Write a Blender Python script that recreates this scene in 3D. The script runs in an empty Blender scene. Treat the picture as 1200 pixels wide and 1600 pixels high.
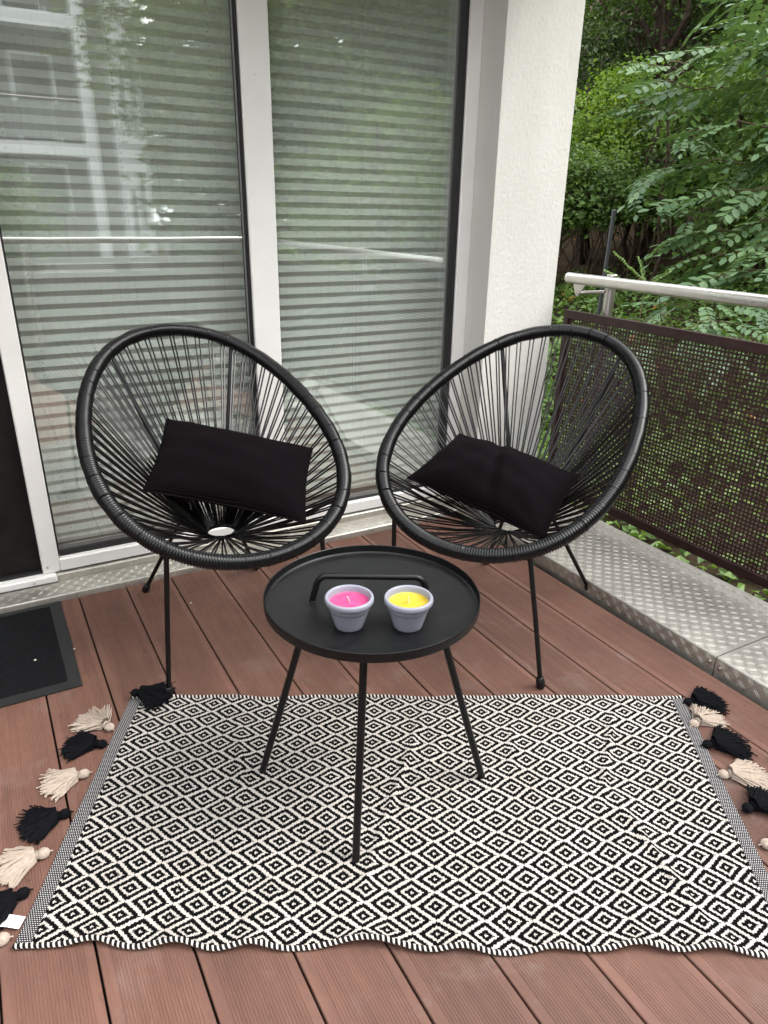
import bpy, math, random
import numpy as np
from mathutils import Vector, Matrix
random.seed(7)
RNG = np.random.default_rng(11)
PI = math.pi
sc = bpy.context.scene
COL = sc.collection

# ------------------------------------------------------------------ camera
H = 1.2
YAW, PITCH, ROLL = map(math.radians, (29.788, 23.136, 1.0688))
cam_d = bpy.data.cameras.new('camera')
cam = bpy.data.objects.new('camera', cam_d)
COL.objects.link(cam)
cam_d.sensor_fit = 'AUTO'
cam_d.sensor_width = 36.0
cam_d.lens = 36.0 * 1106.09 / 1600.0
cam_d.clip_start = 0.02
cam_d.clip_end = 500
fwd = Vector((math.sin(YAW) * math.cos(PITCH), math.cos(YAW) * math.cos(PITCH), -math.sin(PITCH)))
rgt = Vector((math.cos(YAW), -math.sin(YAW), 0))
upv = rgt.cross(fwd)
r2 = rgt * math.cos(ROLL) + upv * math.sin(ROLL)
u2 = -rgt * math.sin(ROLL) + upv * math.cos(ROLL)
m = Matrix((r2, u2, -fwd)).transposed().to_4x4()
m.translation = (0, 0, H)
cam.matrix_world = m
sc.camera = cam

# ------------------------------------------------------------------ world, sun, exposure
SUN_EL, SUN_AZ = math.radians(50), math.radians(122)      # azimuth clockwise from +Y
world = bpy.data.worlds.new('World')
sc.world = world
world.use_nodes = True
wn, wl = world.node_tree.nodes, world.node_tree.links
wn.clear()
wo = wn.new('ShaderNodeOutputWorld')
bg = wn.new('ShaderNodeBackground')
sky = wn.new('ShaderNodeTexSky')
sky.sky_type = 'NISHITA'
sky.sun_disc = False
sky.sun_elevation = SUN_EL
sky.sun_rotation = SUN_AZ
sky.dust_density = 4.0
sky.ozone_density = 1.0
hs = wn.new('ShaderNodeHueSaturation')
hs.inputs['Saturation'].default_value = 0.14
wl.new(sky.outputs[0], hs.inputs['Color'])
cloud = wn.new('ShaderNodeMix')            # even overcast cloud over the clear sky
cloud.data_type = 'RGBA'
cloud.inputs[0].default_value = 0.6
cloud.inputs[7].default_value = (7.4, 7.45, 7.6, 1)
wl.new(hs.outputs[0], cloud.inputs[6])
wl.new(cloud.outputs[2], bg.inputs['Color'])
bg.inputs['Strength'].default_value = 0.15
wl.new(bg.outputs[0], wo.inputs['Surface'])

sun_d = bpy.data.lights.new('sun', 'SUN')
sun = bpy.data.objects.new('sun', sun_d)
COL.objects.link(sun)
sun_d.energy = 0.55
sun_d.angle = math.radians(25)
sun_d.color = (1.0, 0.96, 0.9)
sd = Vector((math.sin(SUN_AZ) * math.cos(SUN_EL), math.cos(SUN_AZ) * math.cos(SUN_EL), math.sin(SUN_EL)))
sun.rotation_euler = (-sd).to_track_quat('-Z', 'Y').to_euler()
sun.location = sd * 30

vs = sc.view_settings
vs.view_transform = 'Standard'
vs.look = 'None'
vs.gamma = 1.0
vs.use_curve_mapping = False
vs.exposure = 2.02
cy = sc.cycles
cy.max_bounces = 10
cy.diffuse_bounces = 5
cy.glossy_bounces = 4
cy.transparent_max_bounces = 24
cy.caustics_reflective = False
cy.caustics_refractive = False
try:
    cy.use_denoising = True
    cy.denoiser = 'OPENIMAGEDENOISE'
except Exception:
    pass

# ------------------------------------------------------------------ object helpers
class MB:
    """collects vertices and faces of one mesh"""
    def __init__(s):
        s.v = []; s.f = []; s.mi = []
    def add(s, vs, fs, mi=0):
        o = len(s.v)
        s.v.extend([tuple(map(float, p)) for p in vs])
        s.f.extend([tuple(i + o for i in f) for f in fs])
        s.mi.extend([mi] * len(fs))
    def box(s, a, b, mi=0, bev=0.0):
        (x0, y0, z0), (x1, y1, z1) = a, b
        if bev <= 0:
            s.add([(x0, y0, z0), (x1, y0, z0), (x1, y1, z0), (x0, y1, z0), (x0, y0, z1), (x1, y0, z1), (x1, y1, z1), (x0, y1, z1)],
                  [(0, 3, 2, 1), (4, 5, 6, 7), (0, 1, 5, 4), (1, 2, 6, 5), (2, 3, 7, 6), (3, 0, 4, 7)], mi)
        else:
            e = bev
            vs = []; idx = {}
            for cx, sx in ((x0, 1), (x1, -1)):
                for cyy, sy in ((y0, 1), (y1, -1)):
                    for cz, sz in ((z0, 1), (z1, -1)):
                        k = (sx, sy, sz)
                        idx[k] = len(vs)
                        vs += [(cx, cyy + sy * e, cz + sz * e), (cx + sx * e, cyy, cz + sz * e), (cx + sx * e, cyy + sy * e, cz)]
            fs = []
            for ax in range(3):
                for sg in (1, -1):
                    o = [i for i in range(3) if i != ax]
                    q = []
                    for p, r in ((1, 1), (-1, 1), (-1, -1), (1, -1)):
                        k = [0, 0, 0]; k[ax] = sg; k[o[0]] = p; k[o[1]] = r
                        q.append(idx[tuple(k)] + ax)
                    fs.append(tuple(q))
            for ax in range(3):
                o = [i for i in range(3) if i != ax]
                for p in (1, -1):
                    for r in (1, -1):
                        k1 = [0, 0, 0]; k1[ax] = 1; k1[o[0]] = p; k1[o[1]] = r
                        k2 = list(k1); k2[ax] = -1
                        a1, a2 = idx[tuple(k1)], idx[tuple(k2)]
                        fs.append((a1 + o[0], a1 + o[1], a2 + o[1], a2 + o[0]))
            for k, b0 in idx.items():
                fs.append((b0, b0 + 1, b0 + 2))
            s.add(vs, fs, mi)
    def tube(s, path, r, n=10, mi=0, cap=True, closed=False):
        P = [Vector(p) for p in path]
        R = r if isinstance(r, (list, tuple, np.ndarray)) else [r] * len(P)
        k = len(P)
        ts = []
        for i in range(k):
            if closed:
                t = P[(i + 1) % k] - P[i - 1]
            else:
                t = P[min(i + 1, k - 1)] - P[max(i - 1, 0)]
            ts.append(t.normalized())
        ref = Vector((0, 0, 1)) if abs(ts[0].z) < 0.9 else Vector((1, 0, 0))
        nrm = (ref - ts[0] * ref.dot(ts[0])).normalized()
        vs = []
        for i in range(k):
            nrm = (nrm - ts[i] * nrm.dot(ts[i])).normalized()
            b = ts[i].cross(nrm)
            for j in range(n):
                a = 2 * PI * j / n
                vs.append(P[i] + (nrm * math.cos(a) + b * math.sin(a)) * R[i])
        fs = []
        for i in range(k if closed else k - 1):
            i2 = (i + 1) % k
            for j in range(n):
                j2 = (j + 1) % n
                fs.append((i * n + j, i * n + j2, i2 * n + j2, i2 * n + j))
        if cap and not closed:
            fs.append(tuple(range(n))[::-1])
            fs.append(tuple((k - 1) * n + j for j in range(n)))
        s.add(vs, fs, mi)
    def lathe(s, prof, c, n=48, mi=0, axis=None):
        ax = Vector(axis).normalized() if axis else Vector((0, 0, 1))
        e1 = ax.orthogonal().normalized(); e2 = ax.cross(e1)
        vs = []; fs = []
        c = Vector(c)
        for r, z in prof:
            for j in range(n):
                a = 2 * PI * j / n
                vs.append(c + ax * z + (e1 * math.cos(a) + e2 * math.sin(a)) * max(r, 1e-5))
        for i in range(len(prof) - 1):
            for j in range(n):
                j2 = (j + 1) % n
                fs.append((i * n + j, i * n + j2, (i + 1) * n + j2, (i + 1) * n + j))
        s.add(vs, fs, mi)
    def extrude(s, prof, y0, y1, mi=0, caps=True):
        """open or closed XZ profile swept along Y; closed polygon"""
        k = len(prof)
        vs = [(x, y0, z) for x, z in prof] + [(x, y1, z) for x, z in prof]
        fs = [(i, (i + 1) % k, k + (i + 1) % k, k + i) for i in range(k)]
        if caps:
            fs.append(tuple(range(k))[::-1]); fs.append(tuple(range(k, 2 * k)))
        s.add(vs, fs, mi)

ORG = {}
def tag(o, label=None, cat=None, group=None, kind=None):
    if label: o['label'] = label
    if cat: o['category'] = cat
    if group: o['group'] = group
    if kind: o['kind'] = kind
    return o

def thing(name, label, cat, loc=(0, 0, 0), group=None):
    o = bpy.data.objects.new(name, None)
    o.empty_display_size = 0.1
    COL.objects.link(o)
    o.location = loc
    ORG[o.name] = Vector(loc)
    return tag(o, label, cat, group)

def link(name, me, parent=None, mats=(), smooth=False, kind=None, loc=None):
    o = bpy.data.objects.new(name, me)
    COL.objects.link(o)
    if parent is not None:
        o.parent = parent
        ORG[o.name] = ORG.get(parent.name, Vector((0, 0, 0))) + (Vector(loc) if loc else Vector((0, 0, 0)))
    else:
        ORG[o.name] = Vector(loc) if loc else Vector((0, 0, 0))
    if loc: o.location = loc
    if kind: o['kind'] = kind
    return o

def build(name, mb, mat, parent=None, smooth=True, kind=None, auto=None):
    org = ORG.get(parent.name, Vector((0, 0, 0))) if parent is not None else Vector((0, 0, 0))
    me = bpy.data.meshes.new(name)
    vs = [(p[0] - org.x, p[1] - org.y, p[2] - org.z) for p in mb.v]
    me.from_pydata(vs, [], mb.f)
    mats = mat if isinstance(mat, (list, tuple)) else [mat]
    for q in mats: me.materials.append(q)
    if len(mats) > 1:
        me.polygons.foreach_set('material_index', mb.mi)
    me.update()
    if smooth:
        me.polygons.foreach_set('use_smooth', [True] * len(me.polygons))
        try:
            me.set_sharp_from_angle(angle=math.radians(auto or 40))
        except Exception:
            pass
    o = link(name, me, parent, kind=kind)
    return o

def np_mesh(name, V, F, mat, parent=None, smooth=False, kind=None, uv=None):
    """V (n,3), F (m,k) numpy -> object"""
    org = ORG.get(parent.name, Vector((0, 0, 0))) if parent is not None else Vector((0, 0, 0))
    V = np.asarray(V, dtype=np.float32) - np.array(org, dtype=np.float32)
    F = np.asarray(F, dtype=np.int32)
    me = bpy.data.meshes.new(name)
    me.vertices.add(len(V)); me.vertices.foreach_set('co', V.ravel())
    k = F.shape[1]
    me.loops.add(F.size); me.loops.foreach_set('vertex_index', F.ravel())
    me.polygons.add(len(F))
    me.polygons.foreach_set('loop_start', np.arange(0, F.size, k, dtype=np.int32))
    try:
        me.polygons.foreach_set('loop_total', np.full(len(F), k, dtype=np.int32))
    except Exception:
        pass
    if uv is not None:
        l = me.uv_layers.new(name='uv')
        l.data.foreach_set('uv', np.asarray(uv, dtype=np.float32)[F.ravel()].ravel())
    me.update(calc_edges=True)
    me.validate()
    me.polygons.foreach_set('use_smooth', np.full(len(me.polygons), smooth))
    for q in (mat if isinstance(mat, (list, tuple)) else [mat]): me.materials.append(q)
    return link(name, me, parent, kind=kind)

def grid_faces(nu, nv):
    i = np.arange(nu - 1)[:, None]; j = np.arange(nv - 1)[None]
    a = (i * nv + j).ravel()
    return np.c_[a, a + nv, a + nv + 1, a + 1]

# ------------------------------------------------------------------ materials
class N:
    def __init__(s, name):
        s.m = bpy.data.materials.new(name); s.m.use_nodes = True
        s.t = s.m.node_tree; s.n = s.t.nodes; s.l = s.t.links
        s.n.clear()
        s.out = s.n.new('ShaderNodeOutputMaterial')
        s.b = s.n.new('ShaderNodeBsdfPrincipled')
        s.l.new(s.b.outputs[0], s.out.inputs[0])
    def node(s, t, **kw):
        x = s.n.new(t)
        for k, v in kw.items():
            if k in x.inputs: x.inputs[k].default_value = v
            else: setattr(x, k, v)
        return x
    def L(s, a, b):
        s.l.new(a, b)
    def coord(s, kind='Object', scale=(1, 1, 1)):
        tc = s.node('ShaderNodeTexCoord')
        mp = s.node('ShaderNodeMapping')
        mp.inputs['Scale'].default_value = scale
        s.L(tc.outputs[kind], mp.inputs[0])
        return mp.outputs[0]
    def geo(s, scale=(1, 1, 1)):
        g = s.node('ShaderNodeNewGeometry')
        mp = s.node('ShaderNodeMapping')
        mp.inputs['Scale'].default_value = scale
        s.L(g.outputs['Position'], mp.inputs[0])
        return mp.outputs[0]
    def noise(s, vec, scale, detail=3, rough=.55, dist=0.0):
        x = s.node('ShaderNodeTexNoise')
        x.inputs['Scale'].default_value = scale; x.inputs['Detail'].default_value = detail
        x.inputs['Roughness'].default_value = rough; x.inputs['Distortion'].default_value = dist
        s.L(vec, x.inputs['Vector'])
        return x.outputs['Fac']
    def ramp(s, fac, stops):
        x = s.node('ShaderNodeValToRGB')
        e = x.color_ramp.elements
        while len(e) > 1: e.remove(e[-1])
        for i, (p, c) in enumerate(stops):
            c = c if isinstance(c, (list, tuple)) else (c, c, c)
            q = e[0] if i == 0 else e.new(p)
            q.position = p; q.color = (*c[:3], 1)
        s.L(fac, x.inputs[0])
        return x.outputs[0]
    def math(s, op, a, b=None, c=None):
        x = s.node('ShaderNodeMath', operation=op)
        for i, v in enumerate((a, b, c)):
            if v is None: continue
            if isinstance(v, (int, float)): x.inputs[i].default_value = v
            else: s.L(v, x.inputs[i])
        return x.outputs[0]
    def mix(s, fac, a, b, mode='MIX'):
        x = s.node('ShaderNodeMix', data_type='RGBA', blend_type=mode)
        for i, v in ((0, fac), (6, a), (7, b)):
            if isinstance(v, (int, float)): x.inputs[i].default_value = v
            elif isinstance(v, (tuple, list)): x.inputs[i].default_value = (*v[:3], 1)
            else: s.L(v, x.inputs[i])
        return x.outputs[2]
    def bump(s, h, strength=.3, dist=.002):
        x = s.node('ShaderNodeBump')
        x.inputs['Strength'].default_value = strength; x.inputs['Distance'].default_value = dist
        s.L(h, x.inputs['Height'])
        s.L(x.outputs[0], s.b.inputs['Normal'])
        return x.outputs[0]
    def set(s, **kw):
        for k, v in kw.items():
            k = {'col': 'Base Color', 'rough': 'Roughness', 'metal': 'Metallic', 'spec': 'Specular IOR Level', 'sheen': 'Sheen Weight', 'sss': 'Subsurface Weight', 'coat': 'Coat Weight'}.get(k, k)
            i = s.b.inputs[k]
            if isinstance(v, (int, float)): i.default_value = v
            elif isinstance(v, (tuple, list)): i.default_value = (*v[:3], 1) if len(v) == 3 and i.type == 'RGBA' else v
            else: s.L(v, i)
        return s

def simple(name, col, rough=.5, metal=0.0, spec=.5, var=.12, vscale=30, bump=0.0, bscale=300):
    q = N(name)
    p = q.geo()
    f = q.noise(p, vscale, 4)
    c0 = tuple(max(0, v * (1 - var)) for v in col); c1 = tuple(v * (1 + var) for v in col)
    q.set(col=q.ramp(f, [(.3, c0), (.7, c1)]), rough=rough, metal=metal, spec=spec)
    if bump: q.bump(q.noise(p, bscale, 3), bump, .001)
    return q.m

def mat_deck():
    q = N('wood_plastic_deck')
    p = q.geo((1, 1, 1))
    oi = q.node('ShaderNodeObjectInfo')
    big = q.noise(p, 2.2, 4, .6)
    streak = q.noise(q.geo((60, 3.0, 60)), 1.0, 4, .6)
    fine = q.noise(q.geo((500, 40, 500)), 1.0, 2, .6)
    base = q.ramp(big, [(.25, (.096, .050, .038)), (.55, (.142, .071, .051)), (.8, (.178, .086, .062))])
    base = q.mix(.5, base, q.ramp(streak, [(.3, (.62, .6, .6)), (.7, (1.18, 1.16, 1.15))]), 'MULTIPLY')
    base = q.mix(.5, base, q.ramp(fine, [(.2, .7), (.8, 1.25)]), 'MULTIPLY')
    rnd = q.ramp(oi.outputs['Random'], [(0, (.86, .87, .88)), (1, (1.12, 1.1, 1.1))])
    base = q.mix(1.0, base, rnd, 'MULTIPLY')
    # worn dust stains
    st = q.noise(p, 9, 5, .65, .6)
    base = q.mix(q.ramp(st, [(.56, 0), (.74, .38)]), base, (.20, .155, .135))
    dk = q.noise(p, 26, 3, .5, 1.2)
    base = q.mix(q.ramp(dk, [(.66, 0), (.76, .55)]), base, (.055, .034, .030))
    q.set(col=base, rough=q.ramp(st, [(.3, .55), (.7, .75)]), spec=.35)
    q.bump(fine, .25, .0006)
    return q.m

def mat_plaster():
    q = N('rough_plaster')
    p = q.geo()
    n1 = q.noise(p, 400, 3, .55, .2)
    n2 = q.noise(p, 380, 3, .6)
    st = q.noise(q.geo((2, 2, .5)), 3, 4)
    c = q.ramp(st, [(.3, (.62, .612, .57)), (.7, (.68, .672, .63))])
    c = q.mix(.6, c, q.ramp(n1, [(.25, .8), (.5, 1.0)]), 'MULTIPLY')
    q.set(col=c, rough=.92, spec=.2)
    h = q.math('ADD', q.ramp(n1, [(.25, 0), (.62, 1)]), q.math('MULTIPLY', n2, .35))
    q.bump(h, .42, .0011)
    return q.m

def mat_glass():
    q = N('window_glass')
    p = q.geo()
    wob = q.noise(q.geo((1.0, 1.0, .6)), 2.4, 2, .4)
    bp = q.node('ShaderNodeBump'); bp.inputs['Strength'].default_value = .12; bp.inputs['Distance'].default_value = .004
    q.L(wob, bp.inputs['Height'])
    g = q.node('ShaderNodeNewGeometry')
    dp = q.node('ShaderNodeVectorMath', operation='DOT_PRODUCT')
    q.L(g.outputs['Normal'], dp.inputs[0]); q.L(g.outputs['Incoming'], dp.inputs[1])
    sch = q.math('POWER', q.math('SUBTRACT', 1.0, q.math('ABSOLUTE', dp.outputs['Value'])), 5.0)
    tr = q.node('ShaderNodeBsdfTransparent'); tr.inputs[0].default_value = (.958, .982, .964, 1)
    gl = q.node('ShaderNodeBsdfGlossy'); gl.inputs['Roughness'].default_value = 0.004
    gl.inputs[0].default_value = (.97, 1, .98, 1)
    q.L(bp.outputs[0], gl.inputs['Normal'])
    mx = q.node('ShaderNodeMixShader')
    q.L(q.math('MINIMUM', q.math('ADD', q.math('MULTIPLY', sch, .65), .215), 1.0), mx.inputs[0])
    q.L(tr.outputs[0], mx.inputs[1]); q.L(gl.outputs[0], mx.inputs[2])
    # dried rain streaks and dust
    df = q.node('ShaderNodeBsdfDiffuse'); df.inputs[0].default_value = (.55, .57, .54, 1)
    st = q.noise(q.geo((85, 85, 7)), 1.0, 4, .7, .8)
    sp = q.noise(p, 150, 2, .5)
    a = q.math('ADD', q.ramp(st, [(.50, .004), (.72, .06)]), q.ramp(sp, [(.66, 0), (.74, .06)]))
    mx2 = q.node('ShaderNodeMixShader')
    q.L(a, mx2.inputs[0]); q.L(mx.outputs[0], mx2.inputs[1]); q.L(df.outputs[0], mx2.inputs[2])
    q.L(mx2.outputs[0], q.out.inputs[0])
    return q.m

def mat_rug():
    q = N('woven_diamond_rug')
    tc = q.node('ShaderNodeTexCoord')
    sx = q.node('ShaderNodeSeparateXYZ')
    q.L(tc.outputs['UV'], sx.inputs[0])
    P_U, P_V = .0934, .0572
    CU, CV = P_U / 38.0, P_V / 24.0
    wv = q.noise(tc.outputs['UV'], 9, 2)
    wu = q.math('MULTIPLY', q.math('SUBTRACT', q.noise(q.coord('UV', (1, 1, 1)), 11, 2), .5), .011)
    wn_ = q.math('MULTIPLY', q.math('SUBTRACT', q.noise(q.coord('UV', (1.3, .9, 1)), 14, 2), .5), .009)
    v = q.math('ADD', sx.outputs[1], wn_)
    row = q.math('FLOOR', q.math('DIVIDE', v, CV))
    off = q.math('MULTIPLY', q.math('MODULO', row, 2.0), .5)
    uu = q.math('ADD', q.math('DIVIDE', q.math('ADD', sx.outputs[0], wu), CU), off)
    uq = q.math('MULTIPLY', q.math('FLOOR', uu), CU)
    vq = q.math('MULTIPLY', row, CV)
    up = q.math('DIVIDE', uq, P_U); vp = q.math('DIVIDE', vq, P_V)
    def dist(a):
        return q.math('SUBTRACT', a, q.math('ROUND', a))
    dp_, dq_ = dist(q.math('ADD', up, vp)), dist(q.math('SUBTRACT', up, vp))
    d = q.math('ADD', q.math('MULTIPLY', q.math('ABSOLUTE', q.math('ADD', dp_, dq_)), .61), q.math('MULTIPLY', q.math('ABSOLUTE', q.math('SUBTRACT', dp_, dq_)), .5))
    d = q.math('ADD', d, q.math('MULTIPLY', q.math('SUBTRACT', q.noise(tc.outputs['UV'], 260, 1), .5), .05))
    W, B = (.60, .56, .52), (.004, .004, .0045)
    rp = q.node('ShaderNodeValToRGB'); rp.color_ramp.interpolation = 'CONSTANT'
    e = rp.color_ramp.elements
    while len(e) > 1: e.remove(e[-1])
    for i, (p, c) in enumerate([(0, W), (.045, B), (.205, W), (.312, B), (.482, W)]):
        k = e[0] if i == 0 else e.new(p); k.position = p; k.color = (*c, 1)
    q.L(d, rp.inputs[0])
    # stitch shading: each stitch a small rounded cell
    fu = q.math('FRACT', uu); fv = q.math('FRACT', q.math('DIVIDE', v, CV))
    st = q.math('MULTIPLY', q.math('SINE', q.math('MULTIPLY', fu, PI)), q.math('SINE', q.math('MULTIPLY', fv, PI)))
    c = q.mix(1.0, rp.outputs[0], q.ramp(st, [(.0, .66), (.5, 1.0)]), 'MULTIPLY')
    c = q.mix(1.0, c, q.ramp(wv, [(.3, (.9, .89, .87)), (.7, (1.05, 1.05, 1.05))]), 'MULTIPLY')
    q.set(col=c, rough=.95, spec=.06)
    q.bump(st, .7, .0016)
    return q.m

def mat_band():
    q = N('speckled_rug_band')
    tc = q.node('ShaderNodeTexCoord')
    sx = q.node('ShaderNodeSeparateXYZ'); q.L(tc.outputs['UV'], sx.inputs[0])
    C1, C2 = .0046, .0040
    b = q.math('DIVIDE', sx.outputs[1], C2)
    a = q.math('ADD', q.math('DIVIDE', sx.outputs[0], C1), q.math('MULTIPLY', q.math('MODULO', q.math('FLOOR', b), 2.0), .5))
    fa = q.math('SUBTRACT', q.math('FRACT', a), .5); fb = q.math('SUBTRACT', q.math('FRACT', b), .5)
    r = q.math('SQRT', q.math('ADD', q.math('MULTIPLY', fa, fa), q.math('MULTIPLY', fb, fb)))
    c = q.ramp(r, [(.21, (.50, .48, .46)), (.31, (.010, .011, .016))])
    q.set(col=c, rough=.95, spec=.15)
    q.bump(q.math('SUBTRACT', 1.0, r), .6, .0015)
    return q.m

def mat_hem():
    q = N('blanket_stitch_hem')
    tc = q.node('ShaderNodeTexCoord')
    sx = q.node('ShaderNodeSeparateXYZ'); q.L(tc.outputs['UV'], sx.inputs[0])
    s = q.math('ADD', q.math('DIVIDE', sx.outputs[0], .0098), q.math('MULTIPLY', sx.outputs[1], .8))
    f = q.math('FRACT', s)
    f = q.math('ADD', f, q.math('MULTIPLY', q.math('SUBTRACT', q.noise(tc.outputs['UV'], 200, 1), .5), .12))
    c = q.ramp(f, [(.49, (.006, .006, .0065)), (.52, (.54, .50, .46)), (.94, (.54, .50, .46)), (.97, (.006, .006, .0065))])
    q.set(col=c, rough=.95, spec=.15)
    q.bump(q.math('SINE', q.math('MULTIPLY', s, 4 * PI)), .5, .002)
    return q.m

def mat_cushion():
    q = N('black_corduroy')
    tc = q.node('ShaderNodeTexCoord')
    sx = q.node('ShaderNodeSeparateXYZ'); q.L(tc.outputs['UV'], sx.inputs[0])
    w = q.math('SINE', q.math('MULTIPLY', q.math('ADD', sx.outputs[1], q.math('MULTIPLY', q.noise(tc.outputs['UV'], 8, 1), .01)), 2 * PI / .0043))
    nz = q.noise(q.geo(), 500, 2)
    c = q.ramp(w, [(.0, (.0022, .0015, .0019)), (1, (.0070, .0050, .0062))])
    lint = q.noise(q.geo(), 330, 1)
    c = q.mix(q.ramp(lint, [(.80, 0), (.84, .5)]), c, (.12, .11, .11))
    q.set(col=c, rough=.95, spec=.03, sheen=.015)
    q.b.inputs['Sheen Roughness'].default_value = .6
    q.b.inputs['Sheen Tint'].default_value = (.35, .3, .36, 1)
    q.bump(q.math('ADD', q.math('MULTIPLY', w, .3), nz), .45, .001)
    return q.m

def mat_leaf(name, cols, trans=.35, rough=.5):
    q = N(name)
    g = q.node('ShaderNodeNewGeometry')
    oi = q.node('ShaderNodeObjectInfo')
    r = q.math('FRACT', q.math('ADD', g.outputs['Random Per Island'], oi.outputs['Random']))
    k = len(cols)
    c = q.ramp(r, [(i / max(1, k - 1), col) for i, col in enumerate(cols)])
    big = q.noise(q.geo(), 1.1, 2)
    c = q.mix(.7, c, q.ramp(big, [(.3, (.74, .80, .8)), (.7, (1.22, 1.16, 1.0))]), 'MULTIPLY')
    q.set(col=c, rough=rough, spec=.4)
    tl = q.node('ShaderNodeBsdfTranslucent')
    q.L(q.mix(1.0, c, (1.25, 1.25, .55), 'MULTIPLY'), tl.inputs[0])
    mx = q.node('ShaderNodeMixShader'); mx.inputs[0].default_value = trans
    q.L(q.b.outputs[0], mx.inputs[1]); q.L(tl.outputs[0], mx.inputs[2])
    q.L(mx.outputs[0], q.out.inputs[0])
    return q.m

def mat_brushed(name, col, rough=.32, scale=(3, 900, 900), dirt=.3, metal=1.0):
    q = N(name)
    n = q.noise(q.geo(scale), 1.0, 3)
    d = q.noise(q.geo(), 14, 5, .65)
    c = q.mix(q.ramp(d, [(.45, 0), (.75, dirt)]), col, tuple(v * .55 for v in col))
    q.set(col=c, metal=metal, rough=q.math('ADD', q.ramp(n, [(.2, rough * .8), (.8, rough * 1.2)]), q.ramp(d, [(.4, 0), (.8, .2)])))
    q.bump(n, .03, .0003)
    return q.m

def mat_tread():
    q = N('aluminium_tread_plate')
    p = q.geo()
    d = q.noise(p, 5, 5, .65, .5)
    f = q.noise(p, 70, 4, .7)
    c = q.ramp(d, [(.3, (.35, .33, .295)), (.7, (.53, .505, .455))])
    c = q.mix(.6, c, q.ramp(f, [(.3, .72), (.7, 1.12)]), 'MULTIPLY')
    q.set(col=c, metal=.85, rough=q.ramp(f, [(.3, .40), (.7, .58)]))
    q.bump(f, .1, .0006)
    return q.m

def mat_soil():
    q = N('forest_floor')
    p = q.geo()
    n = q.noise(p, 6, 6, .7); n2 = q.noise(p, 40, 4, .7)
    c = q.ramp(n, [(.3, (.028, .020, .013)), (.55, (.060, .043, .027)), (.75, (.045, .052, .02))])
    c = q.mix(.6, c, q.ramp(n2, [(.3, .55), (.7, 1.4)]), 'MULTIPLY')
    q.set(col=c, rough=.95, spec=.1)
    q.bump(n2, .8, .03)
    return q.m

def mat_mat():
    q = N('charcoal_mat_pile')
    p = q.geo()
    n = q.noise(p, 240, 4, .75, .8); n2 = q.noise(p, 30, 3)
    c = q.ramp(n, [(.3, (.003, .0032, .0038)), (.55, (.009, .0095, .0105)), (.78, (.026, .027, .028))])
    c = q.mix(.4, c, q.ramp(n2, [(.3, .7), (.7, 1.2)]), 'MULTIPLY')
    q.set(col=c, rough=.95, spec=.1)
    q.bump(n, .9, .004)
    return q.m

def mat_tray():
    q = N('black_satin_tray')
    p = q.geo()
    sm = q.noise(p, 13, 5, .7, 1.0); fine = q.noise(p, 800, 2); sp = q.noise(p, 420, 1)
    sc_ = q.noise(q.geo((30, 700, 30)), 1.0, 2)
    c = q.ramp(sm, [(.3, (.0045, .0047, .0052)), (.7, (.0068, .0070, .0074))])
    c = q.mix(q.ramp(sp, [(.79, 0), (.82, .8)]), c, (.09, .088, .082))
    c = q.mix(q.ramp(sm, [(.52, 0), (.85, .10)]), c, (.07, .066, .06))
    r = q.math('ADD', q.ramp(sm, [(.3, .33), (.7, .47)]), q.ramp(sc_, [(.7, 0), (.8, .10)]))
    q.set(col=c, rough=r, spec=.28)
    q.bump(fine, .10, .0004)
    return q.m

def mat_wax(name, col):
    q = N(name)
    n = q.noise(q.geo(), 55, 4, .6)
    c = q.ramp(n, [(.3, tuple(v * .80 for v in col)), (.7, tuple(min(1, v * 1.10 + .012) for v in col))])
    q.set(col=c, rough=q.ramp(n, [(.3, .32), (.7, .5)]), sss=.2)
    q.b.inputs['Subsurface Radius'].default_value = (.006, .004, .003)
    q.b.inputs['Subsurface Scale'].default_value = 1.0
    q.bump(q.noise(q.geo(), 160, 2), .25, .001)
    return q.m

def mat_slat():
    q = N('pleated_blind_fabric')
    p = q.geo()
    st = q.noise(q.geo((120, 120, 120)), 1.0, 3)
    c = q.ramp(st, [(.3, (.83, .845, .82)), (.7, (.88, .89, .865))])
    q.set(col=c, rough=.85, spec=.15)
    return q.m

def mat_frame():
    q = N('white_aluminium_frame')
    p = q.geo()
    d = q.noise(p, 4, 4, .6)
    s = q.noise(p, 130, 2, .5)
    sz = q.node('ShaderNodeSeparateXYZ'); q.L(p, sz.inputs[0])
    c = q.ramp(d, [(.3, (.72, .71, .685)), (.7, (.80, .79, .765))])
    c = q.mix(q.ramp(s, [(.72, 0), (.77, .7)]), c, (.10, .09, .08))
    q.set(col=c, rough=.38, spec=.45)
    return q.m

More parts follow.
